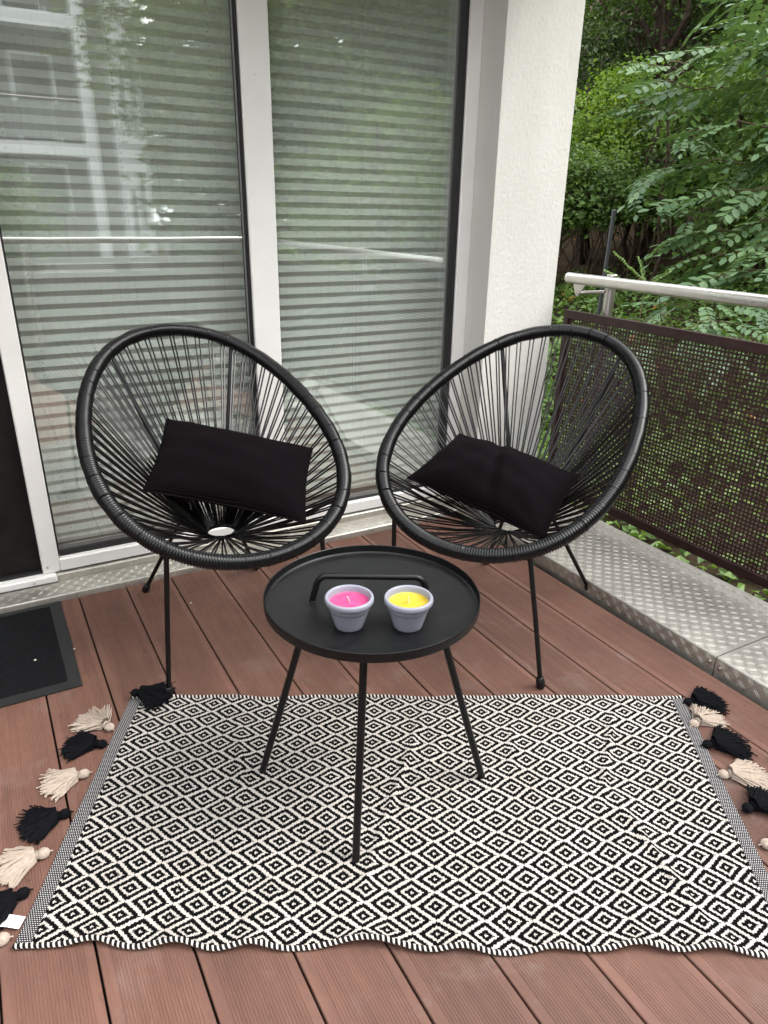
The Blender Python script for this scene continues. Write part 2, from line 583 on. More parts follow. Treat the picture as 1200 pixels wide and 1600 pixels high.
M = {
    'deck': mat_deck(), 'plaster': mat_plaster(), 'glass': mat_glass(), 'rug': mat_rug(), 'band': mat_band(), 'hem': mat_hem(),
    'cushion': mat_cushion(), 'tread': mat_tread(), 'soil': mat_soil(), 'mat': mat_mat(), 'slat': mat_slat(), 'frame': mat_frame(),
    'under': simple('dark_subfloor', (.012, .010, .009), .9),
    'gasket': simple('black_rubber_gasket', (.012, .012, .012), .55),
    'graymetal': simple('grey_profile', (.22, .22, .22), .45),
    'darkpanel': simple('dark_brown_panel', (.0085, .0065, .006), .62, spec=.25, var=.5, vscale=12),
    'blackmetal': simple('black_powder_coat', (.0045, .0045, .005), .36, spec=.3, var=.25, bump=.12, bscale=900),
    'tray': mat_tray(),
    'cord': simple('black_pvc_cord', (.0035, .0035, .004), .28, spec=.32, var=.3),
    'rubber': simple('black_rubber_foot', (.006, .006, .006), .45, spec=.35),
    'steel': mat_brushed('brushed_steel', (.62, .60, .57), .30, (900, 3, 900)),
    'post': mat_brushed('brushed_steel_post', (.55, .53, .50), .3, (900, 900, 4)),
    'mesh': simple('maroon_powder_coat', (.030, .013, .012), .5, spec=.4, var=.3),
    'pot': simple('lilac_glazed_pot', (.24, .25, .30), .42, spec=.45, var=.05),
    'pink': mat_wax('pink_wax', (.46, .048, .165)),
    'yellow': mat_wax('yellow_wax', (.50, .36, .022)),
    'wick': simple('cotton_wick', (.72, .66, .55), .9),
    'cream': simple('cream_yarn', (.37, .305, .25), .95, spec=.1, var=.15, vscale=120),
    'black': simple('black_yarn', (.0040, .0042, .0055), .95, spec=.1, var=.4, vscale=120),
    'label': simple('white_label', (.72, .73, .78), .6),
    'ink': simple('grey_ink', (.12, .12, .13), .8),
    'bark': simple('dark_bark', (.045, .032, .024), .95, spec=.1, var=.5, vscale=18, bump=.8, bscale=40),
    'twig': simple('brown_twig', (.07, .052, .036), .9, spec=.1, var=.4),
    'greentwig': simple('green_stem', (.10, .11, .045), .8, spec=.2),
    'concrete': simple('pale_concrete', (.33, .31, .26), .9, spec=.15, var=.2, bump=.4, bscale=120),
    'ceiling': simple('white_ceiling_paint', (.62, .61, .58), .9, spec=.15, var=.05),
    'blind_backing': simple('backing_paint', (.50, .47, .43), .9, spec=.1),
    'facade': simple('white_facade_render', (.86, .87, .89), .8, spec=.2, var=.04),
    'facadegrey': simple('grey_recess_render', (.20, .20, .19), .8),
    'winglass': simple('dark_window_glass', (.03, .035, .035), .08, spec=.6),
    'pole': simple('dark_grey_pole', (.018, .020, .023), .5),
    'lawn': simple('short_grass', (.045, .075, .02), .95, spec=.1, var=.5, vscale=8, bump=.6, bscale=60),
    'speck': simple('pale_speck', (.6, .56, .5), .9),
    'bolt': mat_brushed('steel_bolt', (.55, .53, .5), .35),
    'leafdark': mat_leaf('dark_green_leaf', [(0.030, 0.056, 0.017), (0.049, 0.089, 0.023), (0.074, 0.119, 0.031)], .3),
    'leafmid': mat_leaf('mid_green_leaf', [(0.050, 0.094, 0.021), (0.080, 0.145, 0.028), (0.119, 0.201, 0.041)], .35),
    'leafbright': mat_leaf('yellow_green_leaf', [(0.073, 0.137, 0.022), (0.117, 0.200, 0.027), (0.156, 0.242, 0.037)], .45),
    'leafblue': mat_leaf('blue_green_leaf', [(0.061, 0.119, 0.057), (0.088, 0.155, 0.074), (0.115, 0.196, 0.088)], .25),
    'leafcover': mat_leaf('fresh_green_leaf', [(0.081, 0.149, 0.038), (0.115, 0.203, 0.054), (0.162, 0.257, 0.068)], .3),
    'leafolive': mat_leaf('olive_green_leaf', [(.11, .16, .04), (.15, .21, .055), (.20, .27, .07)], .5),
    'leafdry': mat_leaf('dry_orange_leaf', [(.35, .14, .05), (.45, .22, .09)], .2),
}

# ------------------------------------------------------------------ setting: ground, deck, ceiling, blind backing
def smooth01(t):
    t = np.clip(t, 0, 1); return t * t * (3 - 2 * t)
def ground_z(x, y):
    up = smooth01((np.asarray(y) + 5.0) / 4.0)
    return -.55 + up * .28 * np.maximum(0, np.asarray(x) - 2.3) * smooth01((60 - np.asarray(x)) / 14) + up * .32 * np.maximum(0, np.asarray(x) - 7.5) * smooth01((60 - np.asarray(x)) / 20) + .05 * np.sin(np.asarray(x) * 1.7) * np.cos(np.asarray(y) * 1.3)

gx = np.concatenate([np.linspace(-60, 1.6, 26), np.linspace(2.0, 16, 71), np.linspace(17, 90, 24)])
gy = np.concatenate([np.linspace(-70, -7, 24), np.linspace(-6, 18, 81), np.linspace(20, 80, 20)])
GX, GY = np.meshgrid(gx, gy, indexing='ij')
GZ = ground_z(GX, GY) + RNG.normal(0, .015, GX.shape)
o = np_mesh('ground', np.c_[GX.ravel(), GY.ravel(), GZ.ravel()], grid_faces(len(gx), len(gy)), M['soil'], smooth=True, kind='structure')

b = MB(); b.box((-3.0, -1.25, -.30), (1.66, 2.42, -.028))
deck = build('deck', b, M['under'], kind='structure', smooth=False)
PB = .1507
def board_profile(w):
    p = [(0, -.024), (w, -.024), (w, -.0015), (w - .0015, 0)]
    k = 21
    m0 = .0165
    step = (w - 2 * m0) / k
    for i in range(k):
        x = w - m0 - i * step
        p += [(x, 0), (x - step * .12, -.0009), (x - step * .48, -.0009), (x - step * .60, 0)]
    p += [(.0015, 0), (0, -.0015)]
    return p
prof = board_profile(PB - .0042)
bb = MB(); bb.extrude(prof, -1.25, 2.30)
bme = None
for n in range(-20, 11):
    x = -.0105 + PB * n + .0021
    if bme is None:
        o = build('board', bb, M['deck'], deck, smooth=False); bme = o.data
    else:
        o = link('board', bme, deck)
    o.location = (x, random.uniform(-.003, .003), random.uniform(-.0006, .0004))

b = MB(); b.box((-4.0, 1.72, 2.30), (2.10, 2.95, 2.50))
build('ceiling', b, M['ceiling'], kind='structure', smooth=False)
b = MB()   # shallow pale backing, added close behind the blinds to lighten their gaps
x0, x1, y0, y1, z0, z1 = -2.9, 1.72, 2.535, 2.61, -.02, 2.298
b.add([(x0, y0, z0), (x1, y0, z0), (x1, y1, z0), (x0, y1, z0), (x0, y0, z1), (x1, y0, z1), (x1, y1, z1), (x0, y1, z1)],
      [(0, 1, 2, 3), (4, 7, 6, 5), (1, 5, 6, 2), (2, 6, 7, 3), (3, 7, 4, 0)])
build('blind_backing', b, M['blind_backing'], kind='structure', smooth=False)

# plaster pillar (rough cast): a subdivided skin over a box
def rough_panel(name, P0, U, V, nrm, nu, nv, mat, parent, amp=.00038):
    h = RNG.normal(0, 1, (nu, nv))
    for _ in range(0):
        h = (h + np.roll(h, 1, 0) + np.roll(h, -1, 0) + np.roll(h, 1, 1) + np.roll(h, -1, 1)) / 5
    h = h / h.std()
    h = np.clip(h, -2, 2) * amp
    u = np.linspace(0, 1, nu)[:, None, None]; v = np.linspace(0, 1, nv)[None, :, None]
    P = np.array(P0) + u * np.array(U) + v * np.array(V) + h[..., None] * np.array(nrm)
    return np_mesh(name, P.reshape(-1, 3), grid_faces(nu, nv), mat, parent, smooth=True)
PX0, PX1, PY0, PY1 = 1.729, 2.066, 2.257, 2.9
pil = thing('plaster_pillar', 'white rough-cast plaster pillar at the right end of the window wall, beside the railing', 'pillar', (1.9, 2.4, -.55))
b = MB(); b.box((PX0 + .003, PY0 + .003, -.6), (PX1 - .003, PY1, 2.299))
build('core', b, M['plaster'], pil, smooth=False)
rough_panel('front_face', (PX0, PY0, -.6), (PX1 - PX0, 0, 0), (0, 0, 2.898), (0, -1, 0), 80, 640, M['plaster'], pil)
rough_panel('left_reveal', (PX0, PY0, -.6), (0, .16, 0), (0, 0, 2.898), (-1, 0, 0), 36, 640, M['plaster'], pil)
rough_panel('right_face', (PX1, PY0, -.6), (0, PY1 - PY0, 0), (0, 0, 2.898), (1, 0, 0), 120, 560, M['plaster'], pil)

# wall left of the doorway (outside the picture) and footing under the window wall
b = MB(); b.box((-4.0, 2.43, -.55), (-1.05, 2.9, 2.299))
tag(build('plaster_wall', b, M['plaster'], smooth=False), 'white plaster wall to the left of the dark doorway', 'wall')
b = MB(); b.box((-2.95, -1.2, -.55), (-2.80, 2.425, 2.299))  # out-of-view wall, added to keep light off the left of the deck
tag(build('shade_wall', b, M['facadegrey'], smooth=False), 'unseen grey wall added at the left end to shade the deck', 'wall')
b = MB(); b.box((-1.05, 2.43, -.55), (1.729, 2.56, -.001))
build('footing', b, M['concrete'], kind='structure', smooth=False)

# ------------------------------------------------------------------ window wall
YF = 2.385
win = thing('glazed_window_wall', 'white framed double window with two tall glass panes behind the chairs', 'window', (.87, YF, 0))
b = MB(); b.box((.052, YF, .052), (.107, YF + .075, 2.299), bev=.003); build('post', b, M['frame'], win)
b = MB(); b.box((.838, YF, .1), (.9335, YF + .075, 2.299), bev=.003); build('mullion', b, M['frame'], win)
b = MB(); b.box((1.672, YF, .09), (1.7285, YF + .075, 2.299), bev=.003); build('jamb', b, M['frame'], win)
b = MB(); b.box((.1075, YF - .004, .054), (1.7285, YF + .075, .098), bev=.003); build('bottom_rail', b, M['frame'], win)
b = MB(); b.box((-1.05, YF - .02, .024), (.0915, YF + .07, .0505), bev=.004); build('door_sill', b, M['frame'], win)
def pane(xa, xb, zb, yg, tilt):
    b = MB()
    for k, dy in enumerate((0, .016)):
        b.add([(xa, yg + dy, zb), (xb, yg + dy + tilt * (k + .4), zb), (xb, yg + dy + tilt * (k + .4), 2.295), (xa, yg + dy, 2.295)], [(0, 1, 2, 3)])
    return build('glass_pane', b, M['glass'], win, smooth=False)
pane(.113, .832, .118, YF + .028, .0012)
pane(.939, 1.655, .105, YF + .028, .0007)
for xa, xb, zb, side in ((.1075, .838, .118, 0), (.9335, 1.672, .105, 1)):
    b = MB()
    b.box((xa + .0002, YF + .018, zb - .012), (xa + .006, YF + .06, 2.295))
    b.box((xb - (.006 if side == 0 else .014), YF + .010, zb - .012), (xb - .0002, YF + .06, 2.295))
    b.box((xa + .006, YF + .018, zb - .018), (xb - (.006 if side == 0 else .014), YF + .06, zb))
    build('gasket', b, M['gasket'], win, smooth=False)
    b = MB()
    b.box((xa + .007, YF + .0305, zb + .001), (xb - .015, YF + .0425, zb + .014))
    build('spacer_bar', b, M['graymetal'], win, smooth=False)
    b = MB()
    b.box((xa + .0065, YF + .006, .0985), (xb - .0145, YF + .017, zb - .0185))
    build('glazing_bead', b, M['frame'], win, smooth=False)
b = MB(); b.box((.832 - .0075, YF + .0235, .12), (.832 - .003, YF + .0265, 2.295)); build('edge_seal', b, M['graymetal'], win, smooth=False)
for x, z in ((.068, .075), (.02, .036), (-.25, .036)):
    b = MB(); yb = YF if z > .06 else YF - .02
    b.lathe([(0, .0018), (.0032, .0014), (.004, 0)], (x, yb - .0005, z), 14, axis=(0, -1, 0)); build('screw', b, M['bolt'], win)

# dark doorway at the left, closed with one dark panel
dr = thing('doorway_panel', 'dark brown panel filling the doorway at the far left edge beside the white window post', 'door', (-.45, YF + .03, .05))
b = MB(); b.box((-1.04, YF + .030, .053), (.051, YF + .062, 2.299)); build('infill_panel', b, M['darkpanel'], dr, smooth=False)
b = MB(); b.box((-1.04, YF + .012, .0515), (.0512, YF + .0295, .060)); build('bottom_seal', b, M['gasket'], dr, smooth=False)

# pleated blinds: every pleat an object of its own
def blind(xa, xb, zb, label, ncord):
    t = thing('pleated_blind', label, 'blind', ((xa + xb) / 2, 2.484, zb), 'pale pleated blinds hanging behind the glass panes')
    w = (xb - xa) / 2
    holes = [(-w + f * 2 * w) for f in ncord]
    PT = .0381
    prof = [(.0052, 0), (-.0002, .0083), (-.0048, .0160), (-.0054, .0166), (-.0048, .0172), (.0002, .0277), (.0052, PT)]
    nx = 9
    b = MB()
    rr = random.Random(int(xa * 100))
    vs = []
    for k in range(nx):
        x = -w + 2 * w * k / (nx - 1)
        for y, z in prof: vs.append((x, y + rr.uniform(-.0004, .0004), z))
    m = len(prof)
    b.add(vs, [(k * m + i, (k + 1) * m + i, (k + 1) * m + i + 1, k * m + i + 1) for k in range(nx - 1) for i in range(m - 1)], 0)
    for hx in holes:
        for y, z in ((prof[1][0] - .0014, prof[1][1]), (prof[5][0] - .0014, prof[5][1])):
            ring = [(hx + .0017 * math.cos(a), y, z + .0017 * math.sin(a)) for a in np.linspace(0, 2 * PI, 7)[:-1]]
            b.add(ring, [tuple(range(6))], 1)
    me = None
    n = int((2.28 - zb) / PT)
    for i in range(n):
        if me is None:
            o = build('pleat', b, [M['slat'], M['gasket']], None, smooth=False)
            o.parent = t; me = o.data
        else:
            o = link('pleat', me, t)
        o.location = (0, random.uniform(-.0008, .0008), .0065 + i * PT)
    b = MB(); b.box((xa, 2.474, zb - .012), (xb, 2.494, zb + .006), bev=.003); build('bottom_bar', b, M['frame'], t)
blind(.085, .905, .128, 'pale pleated blind behind the left glass pane, next to the dark doorway', (.10, .48, .84))
blind(.915, 1.725, .128, 'pale pleated blind behind the right glass pane, next to the plaster pillar', (.075, .48, .85))

# ------------------------------------------------------------------ tread plate metalwork
def lens(b, c, d, n, L=.024, wd=.00125, hh=.0009):
    """one raised bar of tread plate: centre c, long direction d, plate normal n"""
    c = Vector(c); d = Vector(d).normalized(); n = Vector(n).normalized(); s = n.cross(d)
    vs = []
    for t, k in ((-1, 0), (-.5, .8), (0, 1), (.5, .8), (1, 0)):
        vs += [c + d * (L / 2 * t) - s * wd * k, c + d * (L / 2 * t) + n * hh * (k if k else .1), c + d * (L / 2 * t) + s * wd * k]
    fs = []
    for i in range(4):
        a = i * 3
        fs += [(a, a + 3, a + 4, a + 1), (a + 1, a + 4, a + 5, a + 2)]
    b.add(vs, fs)
def tread_field(P0, U, V, nU, nV, nrm, cell=.0225, wob=None):
    b = MB()
    P0, U, V, nrm = Vector(P0), Vector(U).normalized(), Vector(V).normalized(), Vector(nrm)
    for i in range(nU):
        for j in range(nV):
            c = P0 + U * (cell * (i + .5)) + V * (cell * (j + .5))
            if wob: c = c + nrm * wob(c)
            d = (U + V) if (i + j) % 2 else (U - V)
            d.normalize()
            s = nrm.cross(d)
            for k in (-1, 1):
                lens(b, c + s * (.0030 * k) + d * (.0012 * k), d, nrm)
    return b

# threshold plate under the window wall
tp = thing('threshold_plate', 'long folded tread plate step of dull aluminium along the foot of the window wall', 'step', (.5, 2.33, 0))
YB = 2.271
prof = [(YB, -.02), (YB, .018), (YB + .0015, .0215), (YB + .005, .0228), (2.43, .0228), (2.43, -.02)]
b = MB()
vs = [(-1.9, y, z) for y, z in prof] + [(1.662, y, z) for y, z in prof]
k = len(prof)
b.add(vs, [(i, (i + 1) % k, k + (i + 1) % k, k + i) for i in range(k)] + [tuple(range(k)), tuple(range(k, 2 * k))[::-1]])
build('tread', b, M['tread'], tp, auto=60)
build('tread_bars', tread_field((-.25, YB + .007, .0228), (1, 0, 0), (0, 1, 0), 84, 4, (0, 0, 1)), M['tread'], tp, smooth=True, kind='stuff')
build('lip_bars', tread_field((-.25, YB, .0005), (1, 0, 0), (0, 0, 1), 84, 1, (0, -1, 0)), M['tread'], tp, smooth=True, kind='stuff')
b = MB()
prof = [(2.372, .0232), (2.372, .044), (2.3735, .047), (2.380, .0490), (2.398, .0530), (2.398, .0232)]
vs = [(.0925, y, z) for y, z in prof] + [(1.7285, y, z) for y, z in prof]
k = len(prof)
b.add(vs, [(i, (i + 1) % k, k + (i + 1) % k, k + i) for i in range(k)] + [tuple(range(k)), tuple(range(k, 2 * k))[::-1]])
build('upstand', b, M['tread'], tp, auto=60)
build('upstand_bars', tread_field((.095, 2.372, .0245), (1, 0, 0), (0, 0, 1), 72, 1, (0, -1, 0)), M['tread'], tp, smooth=True, kind='stuff')
for x in (.245, .93, 1.52):
    b = MB(); b.lathe([(0, .002), (.003, .0016), (.0042, 0)], (x, 2.3715, .040), 14, axis=(0, -1, 0)); build('screw', b, M['bolt'], tp)

# edge plates along the right side of the deck
XE = 1.664
def edge_plate(y0, y1, label, bolts):
    t = thing('edge_plate', label, 'edging', (1.85, (y0 + y1) / 2, 0), 'folded tread plates edging the deck')
    prof = [(XE, -.05), (XE, .044), (XE + .002, .0485), (XE + .006, .050), (1.94, .0475), (1.975, .0505), (2.005, .0605), (2.022, .0725), (2.030, .0765), (2.036, .0735), (2.036, -.05)]
    b = MB(); b.extrude(prof, y0, y1); build('plate', b, M['tread'], t, auto=50)
    ny = int((y1 - y0) / .0225)
    yy = (y0 + y1) / 2 - ny * .0225 / 2
    def wob(c):
        x = c.x
        return float(np.interp(x, [p[0] for p in prof[3:9]], [p[1] for p in prof[3:9]]) - .05)
    build('tread_bars', tread_field((XE + .004, yy, .05), (1, 0, 0), (0, 1, 0), 16, ny, (0, 0, 1), wob=wob), M['tread'], t, smooth=True, kind='stuff')
    build('face_bars', tread_field((XE, yy, .0025), (0, 1, 0), (0, 0, 1), ny, 2, (-1, 0, 0)), M['tread'], t, smooth=True, kind='stuff')
    for yb, zb in bolts:
        b = MB()
        b.lathe([(.0085, 0), (.0085, .0012), (.0055, .0014), (.0052, .0042), (.003, .0055), (0, .006)], (XE - .0002, yb, zb), 18, axis=(-1, 0, 0))
        build('bolt', b, M['bolt'], t)
edge_plate(.9965, 2.2565, 'aluminium tread plate edging under the right chair, running to the plaster pillar', [(1.012, .026)])
edge_plate(-1.25, .9935, 'aluminium tread plate edging at the right picture edge, beyond the bolted joint', [(.978, .022)])
b = MB(); b.box((2.045, 1.86, -.56), (2.19, 2.2565, -.005), bev=.01)
tag(build('concrete_block', b, M['concrete']), 'small pale concrete footing showing between the tread plate and the mesh panel', 'footing')

# ------------------------------------------------------------------ railings
def mesh_panel(parent, mk, L, Z0, Z1, frame=.032):
    """mk(a, z, d): along-rail distance a, height z, depth d -> point"""
    b = MB()
    def bar(a0, a1, z0, z1, d0, d1):
        vs = [mk(a, z, d) for d in (d0, d1) for a, z in ((a0, z0), (a1, z0), (a1, z1), (a0, z1))]
        b.add(vs, [(0, 1, 2, 3), (7, 6, 5, 4), (0, 4, 5, 1), (1, 5, 6, 2), (2, 6, 7, 3), (3, 7, 4, 0)])
    bar(0, L, Z1 - frame, Z1, -.011, .011)
    bar(0, L, Z0, Z0 + frame, -.011, .011)
    bar(0, frame * .8, Z0 + frame, Z1 - frame, -.0105, .0105)
    bar(L - frame * .8, L, Z0 + frame, Z1 - frame, -.0105, .0105)
    build('panel_frame', b, M['mesh'], parent, smooth=False)
    b = MB()
    p = .0148; t = .0032
    nz = int((Z1 - Z0 - 2 * frame) / p); na = int((L - 1.6 * frame) / p)
    for i in range(nz + 1):
        z = Z0 + frame + (Z1 - Z0 - 2 * frame) * i / nz
        bar(frame * .8, L - frame * .8, z - t, z + t, -.0014, .0014)
    for i in range(na + 1):
        a = frame * .8 + (L - 1.6 * frame) * i / na
        bar(a - t * .85, a + t * .85, Z0 + frame, Z1 - frame, -.0010, .0010)
    return build('perforated_sheet', b, M['mesh'], parent, smooth=False)

def handrail(b, P0, P1, hw=.0205, hh=.0215, rad=.0185):
    P0, P1 = Vector(P0), Vector(P1)
    d = (P1 - P0).normalized(); s = Vector((0, 0, 1)).cross(d)
    sec = []
    for cx, cz, a0 in ((1, 1, 0), (-1, 1, 90), (-1, -1, 180), (1, -1, 270)):
        for a in (0, 22.5, 45, 67.5, 90):
            t = math.radians(a0 + a)
            sec.append((cx * (hw - rad) + rad * math.cos(t), cz * (hh - rad) + rad * math.sin(t)))
    L = (P1 - P0).length
    vs = []; ks = [(0, .80), (.002, .93), (.006, 1), (L - .006, 1), (L - .002, .93), (L, .80)]
    for a, k in ks:
        vs += [P0 + d * a + s * (x * k) + Vector((0, 0, z * k)) for x, z in sec]
    n = len(sec)
    fs = []
    for i in range(len(ks) - 1):
        for j in range(n):
            fs.append((i * n + j, i * n + (j + 1) % n, (i + 1) * n + (j + 1) % n, (i + 1) * n + j))
    fs.append(tuple(range(n))[::-1]); fs.append(tuple(range((len(ks) - 1) * n, len(ks) * n)))
    b.add(vs, fs)

XR = 2.17
rl = thing('balcony_railing', 'steel handrail with a maroon perforated metal panel along the right side of the deck', 'railing', (XR, .6, -.3))
b = MB(); handrail(b, (XR, 2.300, .9545), (XR, -1.17, .9545)); build('handrail', b, M['steel'], rl)
def mkR(a, z, d): return Vector((XR + d, 2.287 - a, z))
mesh_panel(rl, mkR, 1.66, .050, .829)
def mkR2(a, z, d): return Vector((XR + d, .60 - a, z))
mesh_panel(rl, mkR2, 1.66, .050, .829)
for yp in (2.118, .61, -1.13):
    b = MB()
    b.tube([(XR + .062, yp, -.5), (XR + .062, yp, .9735)], .0205, 20)
    b.lathe([(.0205, 0), (.0215, .001), (.0215, .004), (.0200, .0055), (0, .006)], (XR + .062, yp, .9736), 20)
    po = build('post', b, M['post'], rl)
    b = MB()
    b.tube([(XR + .044, yp + .010, .9125), (XR + .02, yp + .085, .905), (XR + .004, yp + .102, .902)], .0065, 10)
    build('stay_rod', b, M['post'], rl)
    # bracket plate under the rail with a bolt
    b = MB()
    prof = [(-.030, .933), (.030, .933), (.024, .915), (.012, .892), (.002, .886), (-.010, .892), (-.022, .915)]
    y0 = yp + .112
    vs = [(XR - .003, y0 + p, z) for p, z in prof] + [(XR + .003, y0 + p, z) for p, z in prof]
    k = len(prof)
    b.add(vs, [(i, (i + 1) % k, k + (i + 1) % k, k + i) for i in range(k)] + [tuple(range(k)), tuple(range(k, 2 * k))[::-1]])
    br = build('bracket', b, M['post'], rl, smooth=False)
    b = MB(); b.lathe([(.0085, 0), (.0085, .003), (.0065, .0045), (.004, .0045), (.004, .002), (0, .002)], (XR - .0035, y0 - .001, .899), 16, axis=(-1, 0, 0))
    build('bolt', b, M['bolt'], br)
    b = MB()
    for z in (.14, .75):
        b.box((XR + .0115, yp - .012, z - .012), (XR + .045, yp + .012, z + .012))
    build('panel_clamp', b, M['post'], rl, smooth=False)

fr = thing('balcony_railing', 'steel handrail with maroon perforated panels mirrored in the left window pane', 'railing', (0, -1.2, -.3))
b = MB(); handrail(b, (2.10, -1.15, .9545), (-3.0, -1.15, .9545)); build('handrail', b, M['steel'], fr)
for i in range(3):
    a0 = 2.08 - 1.70 * i
    mesh_panel(fr, (lambda a, z, d, a0=a0: Vector((a0 - a, -1.15 + d, z))), 1.64, .05, .829)
for xp in (1.45, .42, -1.28, -2.95):
    b = MB(); b.tube([(xp, -1.215, -.5), (xp, -1.215, .9735)], .0205, 16)
    build('post', b, M['post'], fr)
b = MB(); b.box((-3.0, -1.40, -.35), (2.06, -1.252, .048))
build('edge_beam', b, M['concrete'], kind='structure', smooth=False)

# ------------------------------------------------------------------ acapulco chairs
SH = (.325, .467, .162, -.182, -.039, .034)
def hoop_pt(P, phi, push=0.0):
    a, bb_, k, k2, c, c4 = SH
    x, y, zc, yaw, tilt, roll = P
    s = math.sin(phi)
    u = (a + push) * math.cos(phi) * (1 - k * s - k2 * s * s)
    v = (bb_ + push) * s
    n = c * s * s + c4 * s ** 3
    f = -v * math.cos(tilt) + n * math.sin(tilt); z = v * math.sin(tilt) + n * math.cos(tilt)
    u_ = u * math.cos(roll) - z * math.sin(roll); z_ = u * math.sin(roll) + z * math.cos(roll)
    F = (math.cos(yaw), math.sin(yaw)); S = (-math.sin(yaw), math.cos(yaw))
    return Vector((x + F[0] * f + S[0] * u_, y + F[1] * f + S[1] * u_, zc + z_))
def loc_pt(P, s, f, z):
    x, y, zc, yaw = P[:4]
    return Vector((x + math.cos(yaw) * f - math.sin(yaw) * s, y + math.sin(yaw) * f + math.cos(yaw) * s, z))

def make_chair(P, label):
    t = thing('string_chair', label, 'chair', (P[0], P[1], 0), 'black string chairs in front of the window')
    NB = 2400
    ph = np.linspace(0, 2 * PI, NB + 1)[:-1]
    raw = [hoop_pt(P, a) for a in ph]
    seg = [0.0]
    for i in range(NB): seg.append(seg[-1] + (raw[(i + 1) % NB] - raw[i]).length)
    tot = seg[-1]
    NW = int(tot / .0070)
    ks = 3
    pts = []; rr = []; phis = []
    for w in range(NW):
        for q in range(ks):
            d = (w + q / ks) / NW * tot
            phis.append(np.interp(d, seg, np.append(ph, 2 * PI)))
            jit = .0004 * math.sin(w * 12.9898) + .0005 * math.sin(w * .37 + 1.7 * math.sin(w * .11))
            rr.append((.0174, .0204, .0200)[q] + jit)
    pts = [hoop_pt(P, a) for a in phis]
    b = MB(); b.tube(pts, rr, 14, closed=True)
    build('hoop', b, M['cord'], t, auto=180)
    RC = loc_pt(P, 0, .02, .325)
    b = MB(); b.tube([loc_pt(P, .042 * math.cos(a), .02 + .042 * math.sin(a), .325) for a in np.linspace(0, 2 * PI, 41)[:-1]], .0052, 8, closed=True)
    build('centre_ring', b, M['blackmetal'], t)
    # cords: singles and pairs running from the hoop to the centre ring
    rnd = random.Random(3 + int(P[0] * 10))
    NC = 124
    for i in range(NC):
        pair = i % 2
        d = (i // 2 * 2 + .5 + (.62 if pair else 0) + rnd.uniform(-.10, .10)) / NC * tot
        a = float(np.interp(d % tot, seg, np.append(ph, 2 * PI)))
        A = hoop_pt(P, a)
        ang = a + rnd.uniform(-.05, .05)
        rz = .325 + rnd.uniform(-.003, .004)
        B = loc_pt(P, .043 * math.cos(ang), .02 - .043 * math.sin(ang), rz)
        dirv = (B - A).normalized()
        A2 = A + dirv * .016
        mid = A2.lerp(B, .5) + Vector((0, 0, -rnd.uniform(.002, .008)))
        q1 = A2.lerp(B, .25) + Vector((0, 0, -.004)); q3 = A2.lerp(B, .78) + Vector((0, 0, -.003))
        b = MB(); b.tube([A2, q1, mid, q3, B + dirv * .003], .0025, 6)
        build('cord', b, M['cord'], t)
        # band of the cord wrapped over the hoop
    b = MB()
    for i in range(NC // 3):
        d = (i * 3 + .8) / NC * tot
        a = float(np.interp(d, seg, np.append(ph, 2 * PI)))
        c0 = hoop_pt(P, a); c1 = hoop_pt(P, a + .004)
        ax = (c1 - c0).normalized(); e1 = ax.orthogonal().normalized(); e2 = ax.cross(e1)
        b.tube([c0 + (e1 * math.cos(g) + e2 * math.sin(g)) * .0199 + ax * .002 * math.sin(g) for g in np.linspace(0, 2 * PI, 15)[:-1]], .0012, 5, closed=True)
    build('hoop_ties', b, M['cord'], t, kind='stuff')
    # rods
    for sg, ha in ((-1, 131), (1, 60)):
        A = hoop_pt(P, math.radians(ha)); J = loc_pt(P, sg * .055, -.15, .352); Ft = loc_pt(P, sg * .188, -.303, .022)
        d = (J - A).normalized()
        b = MB(); b.tube([A + Vector((0, 0, -.018)), A.lerp(J, .5) + Vector((0, 0, -.02)), J.lerp(A, .06), J, J.lerp(Ft, .06), Ft], .0066, 10)
        leg = build('rear_leg', b, M['blackmetal'], t)
        b = MB(); ax = (J - Ft).normalized()
        b.lathe([(0, 0), (.0100, .0005), (.0118, .004), (.0118, .022), (.0095, .030), (.0068, .032)], Ft - ax * .021, 16, axis=ax)
        build('foot_cap', b, M['rubber'], leg)
    for sg, ha in ((-1, 242), (1, 298)):
        A = hoop_pt(P, math.radians(ha)); Ft = loc_pt(P, sg * .235, .294, .026)
        J = loc_pt(P, sg * .050, .06, .318)
        b = MB(); b.tube([A + Vector((0, 0, -.012)), A.lerp(Ft, .5), Ft], .0066, 10)
        leg = build('front_leg', b, M['blackmetal'], t)
        b = MB(); ax = (A - Ft).normalized()
        b.lathe([(0, 0), (.0100, .0005), (.0122, .004), (.0122, .024), (.0095, .034), (.0068, .036)], Ft - ax * .025, 16, axis=ax)
        build('foot_cap', b, M['rubber'], leg)
        b = MB(); C2 = hoop_pt(P, math.radians(223 if sg < 0 else 317))
        b.tube([C2, C2.lerp(J, .5) + Vector((0, 0, -.012)), J], .0052, 8)
        build('seat_rod', b, M['blackmetal'], t)
    return t
PL = (.522, 1.888, .659, math.radians(267.57), math.radians(23.2), math.radians(-4.29))
PR = (1.315, 1.521, .658, math.radians(209.09), math.radians(24.64), math.radians(-2.22))
make_chair(PL, 'black egg-shaped string chair in front of the left window pane, its cushion standing upright')
make_chair(PR, 'black egg-shaped string chair beside the mesh railing, its cushion folded down in the seat')

